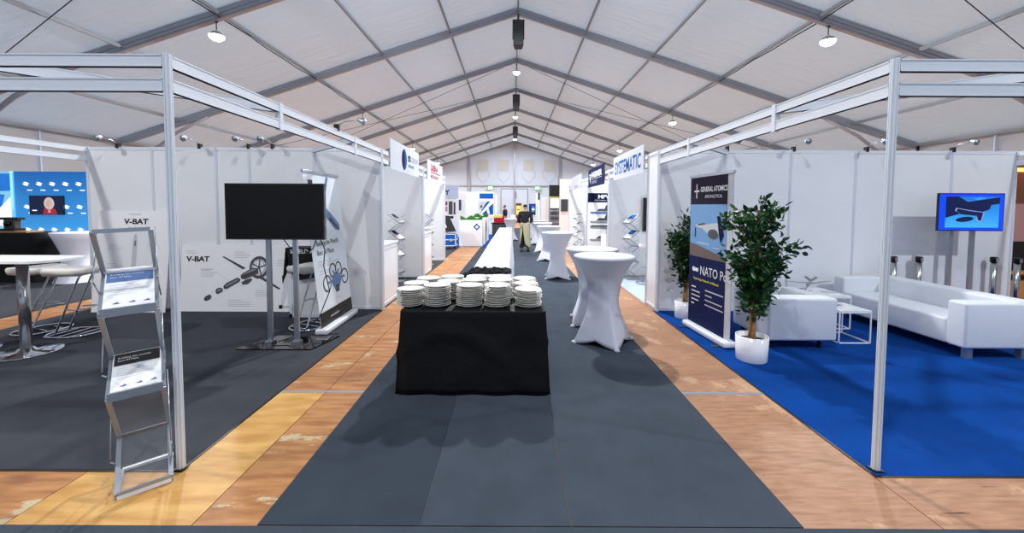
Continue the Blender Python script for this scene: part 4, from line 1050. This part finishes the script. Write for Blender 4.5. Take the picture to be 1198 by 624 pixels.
# ------------------------------------------------------------------ far aisle : left side
t = thing('flight_case', 'blue flight case on castors with its black lid raised', 'case', (-2.45, 15.2, 0))
b = B(); b.box(-2.85, -2.13, 14.95, 15.45, .12, .58, 'blue'); b.build('body', t, bevel=.01)
b = B()
for z in (.12, .34, .55): b.box(-2.86, -2.12, 14.94, 15.46, z, z+.03, 'alu'); 
b.box(-2.15, -2.12, 14.94, 14.97, .12, .58, 'alu'); b.build('edge_profile', t)
b = B(); b.box(-2.35, -2.25, 14.92, 14.95, .28, .40, 'chrome'); b.build('latch', t)
for x in (-2.78, -2.2): b = B(); b.tube([(x-.02, 15.2, .06), (x+.02, 15.2, .06)], .055, 'black', n=16); b.build('castor', t)
b = B(); b.prism([(-2.86, 15.0, .60), (-2.12, 15.0, .66), (-2.42, 15.2, 1.24), (-2.86, 15.25, 1.28)], (0, .05, 0), 'black'); g = G(b, (-2.7, 14.99, .8), (1, .25, 0), (0, .2, 1)); g.poly([(0, 0), (.12, .3), (.24, 0), (.17, 0), (.12, .15), (.07, 0)], 'light_grey', 18); b.build('lid', t)
t = thing('picture_wall', 'white booth wall with dark product pictures and pale blue header', 'booth wall', (-3.2, 20, 0))
b = B(); b.box(-3.55, -2.75, 19.95, 20.0, .01, 2.0, 'white'); b.build('panel', t)
b = B(); b.box(-3.6, -2.7, 19.85, 20.0, 2.02, 2.62, 'pale_header'); g = G(b, (-3.6, 19.849, 2.02), (1, 0, 0), (0, 0, 1)); g.text('Y', .25, .15, .35, 'navy', 1, bold=.01); b.build('header', t)
b = B(); g = G(b, (-3.55, 19.949, 0), (1, 0, 0), (0, 0, 1))
g.rect(.14, .30, 1.65, 1.85, 'brown'); g.rect(.14, .30, 1.35, 1.6, 'pink_print'); g.rect(.36, .56, 1.2, 1.85, 'charcoal'); g.rect(.6, .7, 1.2, 1.8, 'dark_grey'); g.rect(.2, .6, 1.0, 1.12, 'black'); b.build('picture', t)
t = thing('picture_wall', 'narrow white panel with a dark upright screen before the far booth', 'booth wall', (-2.75, 21, 0))
b = B(); b.box(-2.95, -2.45, 21, 21.05, .01, 2.3, 'white'); b.build('panel', t); b = B(); b.box(-2.82, -2.70, 20.97, 21, 1.4, 1.95, 'dark_grey'); b.build('screen', t)
t = thing('booth_wall', 'tall white blank wall of the far left booth', 'booth wall', (-2.3, 22.5, 0))
b = B(); b.box(-3.2, -1.93, 22.5, 22.56, .007, 2.42, 'panel'); b.build('panel', t); b = B(); post(b, -1.9, 22.53, 0, 2.45, r=.035); b.build('panel_post', t)
t = thing('blue_poster_wall', 'blue poster with a large white slanting stroke in the far booth', 'poster', (-1.5, 23, 0))
b = B(); b.box(-1.95, -1.1, 23.0, 23.05, .007, 2.45, 'white'); b.build('panel', t)
b = B(); g = G(b, (-1.93, 22.999, 1.15), (1, 0, 0), (0, 0, 1)); g.rect(0, .8, .9, 1.2, 'blue'); g.poly([(0, 0), (.8, 0), (.8, .75), (.45, .75)], 'blue', 1); g.rect(0, .4, .25, .75, 'light_grey', .5)
g.poly([(0, 0), (.15, 0), (.8, .65), (.8, .8), (.68, .8)], 'white', 2); g.poly([(.35, .4), (.5, .5), (.62, .05), (.5, 0)], 'white', 3); g.ell(.12, .45, .06, .08, 'charcoal', 3); b.build('print', t)
t = thing('booth_wall', 'narrow white panels beside the far blue poster', 'booth wall', (-.95, 23.4, 0))
b = B(); b.box(-1.05, -.92, 23.3, 23.4, .007, 2.3, 'white'); b.build('panel', t); b = B(); b.box(-.85, -.78, 24, 24.1, .007, 2.2, 'light_grey'); b.build('panel_post', t)
def planter(label, x0, x1, y0, y1, h, logo=False, seed=1):
    t = thing('planter_box', label, 'planter', ((x0+x1)/2, (y0+y1)/2, 0))
    b = B(); b.box(x0, x1, y0, y1, .007, h, 'white')
    if logo:
        g = G(b, (x1-.22, y0-.001, h-.28), (1, 0, 0), (0, 0, 1))
        g.poly([(-.14, 0), (0, -.14), (.14, 0), (0, .14)], 'blue_mid', 1); g.poly([(-.07, 0), (0, -.07), (.07, 0), (0, .07)], 'white', 2); g.poly([(-.15, .0), (-.14, -.01), (0, .13), (0, .15)], 'navy', 3)
    b.build('box', t)
    rnd = random.Random(seed); b = B()
    for i in range(900):
        x = rnd.uniform(x0+.04, x1-.04); y = rnd.uniform(y0+.04, y1-.04); hh = rnd.uniform(.05, .12)+.06*math.sin(x*14); a = rnd.uniform(0, 2*PI); w = .012; lx, ly = rnd.gauss(0, .03), rnd.gauss(0, .03)
        b.add([(x-w*math.cos(a), y-w*math.sin(a), h-.02), (x+w*math.cos(a), y+w*math.sin(a), h-.02), (x+lx+w*.4, y+ly, h+hh), (x+lx-w*.4, y+ly, h+hh)], [(0, 1, 2, 3)], 'grass_green')
    b.build('grass_planting', t)
planter('white planter with a blue diamond emblem and green grasses', -2.15, -1.22, 16.05, 16.6, 1.06, True, 1)
planter('white planter with green grasses behind the emblem planter', -1.85, -1.16, 18.8, 19.3, 1.1, False, 2)
b = B(); b.box(-1.24, -1.18, 16.9, 18.5, .007, 1.05, 'white'); b.box(-1.17, -1.16, 17.6, 17.8, .5, .9, 'dark_grey')
tag(b.build('low_barrier', loc=(-1.2, 17.7, 0)), 'low white side wall linking the two planters', 'barrier')
t = thing('service_trolley', 'dark trolley at the far end of the long white table', 'trolley', (-.62, 17.6, 0))
b = B(); b.box(-.9, -.36, 17.35, 17.85, .12, .85, 'dark_grey'); b.build('body', t, bevel=.01); b = B(); b.box(-.93, -.33, 17.32, 17.88, .85, .9, 'black'); b.build('top_shelf', t)
for x in (-.84, -.42): b = B(); b.tube([(x-.02, 17.45, .06), (x+.02, 17.45, .06)], .058, 'black', n=14); b.build('castor', t)
b = B(); b.box(-.82, -.38, 17.4, 17.8, .901, 1.2, 'red'); b.box(-.84, -.36, 17.38, 17.82, 1.17, 1.21, 'red'); tag(b.build('red_crate', bevel=.01, loc=(-.6, 17.6, .9)), 'red crate standing on the dark trolley', 'crate')
b = B(); vs = []; fs = []
for i in range(17):
    for j in range(9):
        x = -.97+.52*i/16; y = 17.34+.35*j/8; z = 1.225+.03*math.sin(i*1.3)*math.sin(j*1.1)
        if i < 3: z = 1.0+.08*i+.02*math.sin(j)
        if j < 2: z = min(z, 1.12+.05*j+.03*math.sin(i*1.7))
        vs.append((x, y, z))
for i in range(16):
    for j in range(8): q = i*9+j; fs.append((q, q+1, q+10, q+9))
b.add(vs, fs, 'tan_cloth', True); tag(b.build('folded_cloth', solid=.01, loc=(-.7, 17.5, 1.2)), 'yellow cloth thrown over the red crate', 'cloth')
b = B(); b.box(-.11, .13, 18.9, 19.1, 1.031, 1.2, 'white'); tag(b.build('paper_box', bevel=.006, loc=(0, 19, 1.03)), 'small white box on the far round table', 'box')

# exit signs
for x, l in ((-2.5, 'green-edged lit exit sign left of the far doors'), (2.68, 'green-edged lit exit sign right of the far doors')):
    t = thing('exit_sign', l, 'exit sign', (x, GY-.35, 3.45), 0, 'lit exit signs on the far wall')
    b = B(); b.box(x-.32, x+.32, GY-.40, GY-.34, 3.46, 3.84, 'exit_green'); b.build('housing', t)
    b = B(); b.box(x-.22, x+.22, GY-.41, GY-.40, 3.52, 3.78, 'exit_face'); b.build('lit_panel', t)
# far objects at the gable, right side
t = thing('lit_cabinet', 'tall yellow-lit cabinet left of the aproned person, against the far wall', 'cabinet', (.55, 40, 0))
b = B(); b.box(.28, .86, 40, 40.5, .0, 1.95, 'brown'); b.build('body', t); b = B(); b.box(.34, .80, 39.98, 40, .8, 1.7, 'amber_light'); b.box(.4, .7, 39.97, 39.99, 1.25, 1.35, 'brown'); b.build('lit_front', t)
t = thing('television_on_stand', 'small far television with blue picture right of the aproned person', 'television', (1.5, 30, 0))
flat_screen(t, 1.2, 1.72, 30, 1.0, 1.82, 'tv_navy', lambda g, w, h: (g.ell(w*.6, h*.5, w*.28, h*.26, 'tv_cyan', 1), g.rect(w*.2, w*.9, h*.78, h*.9, 'tv_blue', 1), g.rect(w*.4, w*.8, h*.46, h*.54, 'led_white', 2)))
b = B(); b.bar((1.46, 30.06, .0), (1.46, 30.06, 1.1), .08, .06, 'alu_dark', up=(0, 1, 0)); b.build('pole', t)
t = thing('booth_wall', 'white pillar with a black top near the far television', 'booth wall', (1.6, 26, 0))
b = B(); b.box(1.48, 1.72, 26, 26.2, .0, 2.5, 'white'); b.build('panel', t); b = B(); b.box(1.62, 1.73, 25.96, 26.0, 2.05, 2.5, 'black'); b.build('black_sign', t)
b = B()
for k in range(5): b.box(1.52, 1.6, 25.97, 26, .9+k*.15, .98+k*.15, 'light_grey')
b.build('leaflet_pocket', t)
t = thing('booth_wall', 'pale white and pink booth wall behind the far round tables', 'booth wall', (2.0, 25, 0))
b = B(); b.box(1.75, 2.12, 25, 25.05, .0, 2.2, 'white'); b.build('panel', t); b = B(); b.box(2.0, 2.3, 24.9, 24.95, .0, 2.1, 'cream'); b.build('cream_panel', t)
t = thing('bottle_cabinet', 'tall grey bottle cabinet with black top and yellow stripe', 'cabinet', (2.47, 24.2, 0))
b = B(); b.box(2.18, 2.78, 24, 24.5, .0, 2.16, 'mid_grey'); b.build('body', t); b = B(); b.box(2.18, 2.78, 23.95, 24.5, 2.22, 2.9, 'black'); b.build('black_header', t)
b = B(); b.box(2.18, 2.78, 23.97, 24.1, 2.16, 2.22, 'yellow'); b.build('yellow_stripe', t)
b = B(); b.box(2.22, 2.74, 23.97, 24, 1.5, 2.12, 'white'); b.build('white_front', t)
for k in range(4): b = B(); b.box(2.22, 2.74, 23.88, 24, 1.5-.3*k, 1.52-.3*k, 'dark_grey'); b.build('shelf', t)
for r_ in range(2):
    for k in range(5):
        b = B(); x = 2.28+k*.1; z = .93+r_*.3; b.lathe([(.03, 0), (.032, .14), (.012, .2), (.012, .25)], 'alu_dark', c=(x, 23.95, z), n=10); tag(b.build('bottle', loc=(x, 23.95, z)), '%s silver bottle from the left on the %s shelf of the grey cabinet' % (('first', 'second', 'third', 'fourth', 'fifth')[k], ('lower', 'upper')[r_]), 'bottle', 'bottles in the grey cabinet')
t = thing('booth_wall', 'cream booth wall with a dark screen beyond the right row', 'booth wall', (2.95, 22, 0))
b = B(); b.box(2.55, 4.2, 22, 22.08, .0, 3.12, 'cream'); b.build('panel', t); b = B(); b.box(2.62, 3.0, 21.94, 22, 1.37, 2.02, 'dark_grey'); b.build('dark_screen', t)

# ------------------------------------------------------------------ people
def skin(name, par, joints, edges, m, sub=2, root=0):
    me = bpy.data.meshes.new(name); me.from_pydata([p for p, _ in joints], edges, []); me.materials.append(MATS[m])
    o = bpy.data.objects.new(name, me); COL.objects.link(o); o.parent = par
    q = o.modifiers.new('skin', 'SKIN'); q.use_smooth_shade = True
    for i, (p, r) in enumerate(joints):
        sv = me.skin_vertices[0].data[i]; sv.radius = r if isinstance(r, tuple) else (r, r); sv.use_root = (i == root)
    q = o.modifiers.new('sub', 'SUBSURF'); q.levels = q.render_levels = sub
    return o
def person(label, x, y, rz, apron):
    t = thing('person', label, 'person', (x, y, .006), rz)
    # faces +y ; left/right = x-/x+.  arms bent forward, holding something small
    J = [((0, 0, .93), (.125, .09)), ((0, .0, 1.12), (.12, .085)), ((0, .01, 1.32), (.14, .095)), ((0, .0, 1.42), (.07, .06)), ((0, .02, 1.475), .05), ((0, .035, 1.54), (.06, .07)), ((0, .04, 1.60), (.075, .09)), ((0, .03, 1.655), (.05, .06)),
         ((-.17, 0, 1.38), .055), ((-.235, -.0, 1.12), .045), ((-.17, .16, 1.0), .034), ((-.10, .24, 1.02), .022),
         ((.17, 0, 1.38), .055), ((.24, .0, 1.12), .045), ((.19, .18, 1.03), .034), ((.12, .27, 1.07), .022),
         ((-.09, -.0, .86), .09), ((-.10, -.02, .50), .062), ((-.11, -.10, .10), .04), ((-.11, .02, .035), (.04, .03)),
         ((.09, .0, .86), .09), ((.10, .06, .50), .062), ((.11, .05, .10), .04), ((.11, .17, .035), (.04, .03))]
    Ed = [(0, 1), (1, 2), (2, 3), (3, 4), (4, 5), (5, 6), (6, 7), (2, 8), (8, 9), (9, 10), (10, 11), (2, 12), (12, 13), (13, 14), (14, 15), (0, 16), (16, 17), (17, 18), (18, 19), (0, 20), (20, 21), (21, 22), (22, 23)]
    hand = []
    n0 = len(J)
    for s, w in ((-1, 11), (1, 15)):                      # fingers and thumb, curled
        wp = V(J[w][0]); 
        palm = len(J); J.append((tuple(wp+V((s*-.02, .045, 0))), .02)); Ed.append((w, palm))
        for f, (dx, l) in enumerate(((-.026, .06), (-.009, .068), (.009, .064), (.026, .05))):
            a = len(J); J.append((tuple(wp+V((s*-.02+dx, .075, .0))), .009)); J.append((tuple(wp+V((s*-.02+dx-s*.01, .075+l*.6, -.012))), .0085)); J.append((tuple(wp+V((s*-.02+dx-s*.02, .075+l*.8, -.035))), .0075)); Ed += [(palm, a), (a, a+1), (a+1, a+2)]
        a = len(J); J.append((tuple(wp+V((-s*.045, .03, .012))), .01)); J.append((tuple(wp+V((-s*.06, .065, .012))), .009)); Ed += [(palm, a), (a, a+1)]
    body = skin('body', t, J, Ed, 'skin')
    # nose, ears
    b = B(); b.lathe([(.012, -.02), (.016, 0), (.006, .025)], 'skin', c=(0, .145, 1.585), n=8)
    for s in (-1, 1): b.lathe([(.008, -.03), (.02, 0), (.008, .03)], 'skin', c=(s*.083, .03, 1.59), n=8, sx=.5)
    b.build('ear', t, local=True)
    skin('shirt', t, [((0, 0, .94), (.145, .11)), ((0, .0, 1.12), (.14, .105)), ((0, .01, 1.32), (.175, .12)), ((0, .0, 1.43), (.085, .075)), ((-.18, 0, 1.37), .078), ((-.238, -.0, 1.13), .064), ((-.19, .12, 1.02), .05), ((.18, 0, 1.37), .074), ((.243, .0, 1.13), .064), ((.2, .14, 1.05), .05)],
         [(0, 1), (1, 2), (2, 3), (2, 4), (4, 5), (5, 6), (2, 7), (7, 8), (8, 9)], 'navy_shirt')
    skin('trousers', t, [((0, 0, .95), (.145, .11)), ((-.09, -.0, .84), .105), ((-.10, -.02, .50), .08), ((-.11, -.10, .11), .062), ((.09, .0, .84), .105), ((.10, .06, .50), .08), ((.11, .05, .11), .062)], [(0, 1), (1, 2), (2, 3), (0, 4), (4, 5), (5, 6)], 'black')
    skin('hair', t, [((0, .012, 1.565), (.062, .05)), ((0, .012, 1.63), (.083, .085)), ((0, .03, 1.675), (.06, .075))], [(0, 1), (1, 2)], 'hair')
    for s, yy in ((-1, -.10), (1, .05)): skin('shoe', t, [((s*.11, yy-.04, .045), (.045, .04)), ((s*.11, yy+.08, .04), (.045, .032)), ((s*.11, yy+.16, .032), (.035, .025))], [(0, 1), (1, 2)], 'black')
    if apron:
        b = B(); rings = []; n = 48; hs = [1.02, .98, .9, .78, .64, .50, .36, .22, .16]
        for z in hs:
            k = (1.02-z)/.86; op = .04+.75*max(0, k-.2)**1.2; ring = []
            for i in range(n):
                a = -PI/2-.35+op+(2*PI-2*op)*i/(n-1)          # opening at the back-left
                rx = .165+.035*k; ry = .135+.06*k; fold = 1+.03*k*math.sin(a*9)
                ring.append((rx*fold*math.cos(a), ry*fold*math.sin(a), z+(.06 if (i < 4 or i > n-5) and z < .3 else 0)))
            rings.append(ring)
        vs = [p for r in rings for p in r]; fs = [(i*n+k, i*n+k+1, (i+1)*n+k+1, (i+1)*n+k) for i in range(len(hs)-1) for k in range(n-1)]
        b.add(vs, fs, 'khaki', True); b.build('apron', t, solid=.006, local=True)
        b = B(); b.tube([(.165*math.cos(a), .135*math.sin(a), .995) for a in [2*PI*i/32 for i in range(32)]], .012, 'khaki', closed=True); b.build('apron_tie', t, local=True)
    return t
person('person in dark shirt and long khaki apron seen from behind in the aisle', .43, 14.2, math.radians(-8), True)
person('person in black standing in profile beyond the far round table', -.45, 23.0, math.radians(70), False)

# ------------------------------------------------------------------ light
w = bpy.data.worlds.new('World'); SC.world = w; w.use_nodes = True
bg = w.node_tree.nodes['Background']; bg.inputs[0].default_value = (.84, .90, .97, 1); bg.inputs[1].default_value = 1.2
SC.view_settings.view_transform = 'Standard'; SC.view_settings.look = 'None'; SC.view_settings.gamma = 1; SC.view_settings.exposure = .16
SC.view_settings.use_curve_mapping = False
SC.cycles.use_denoising = True
SC.cycles.max_bounces = 8; SC.cycles.diffuse_bounces = 5; SC.cycles.transparent_max_bounces = 12
SC.cycles.sample_clamp_indirect = 6
SC.cycles.caustics_reflective = False; SC.cycles.caustics_refractive = False
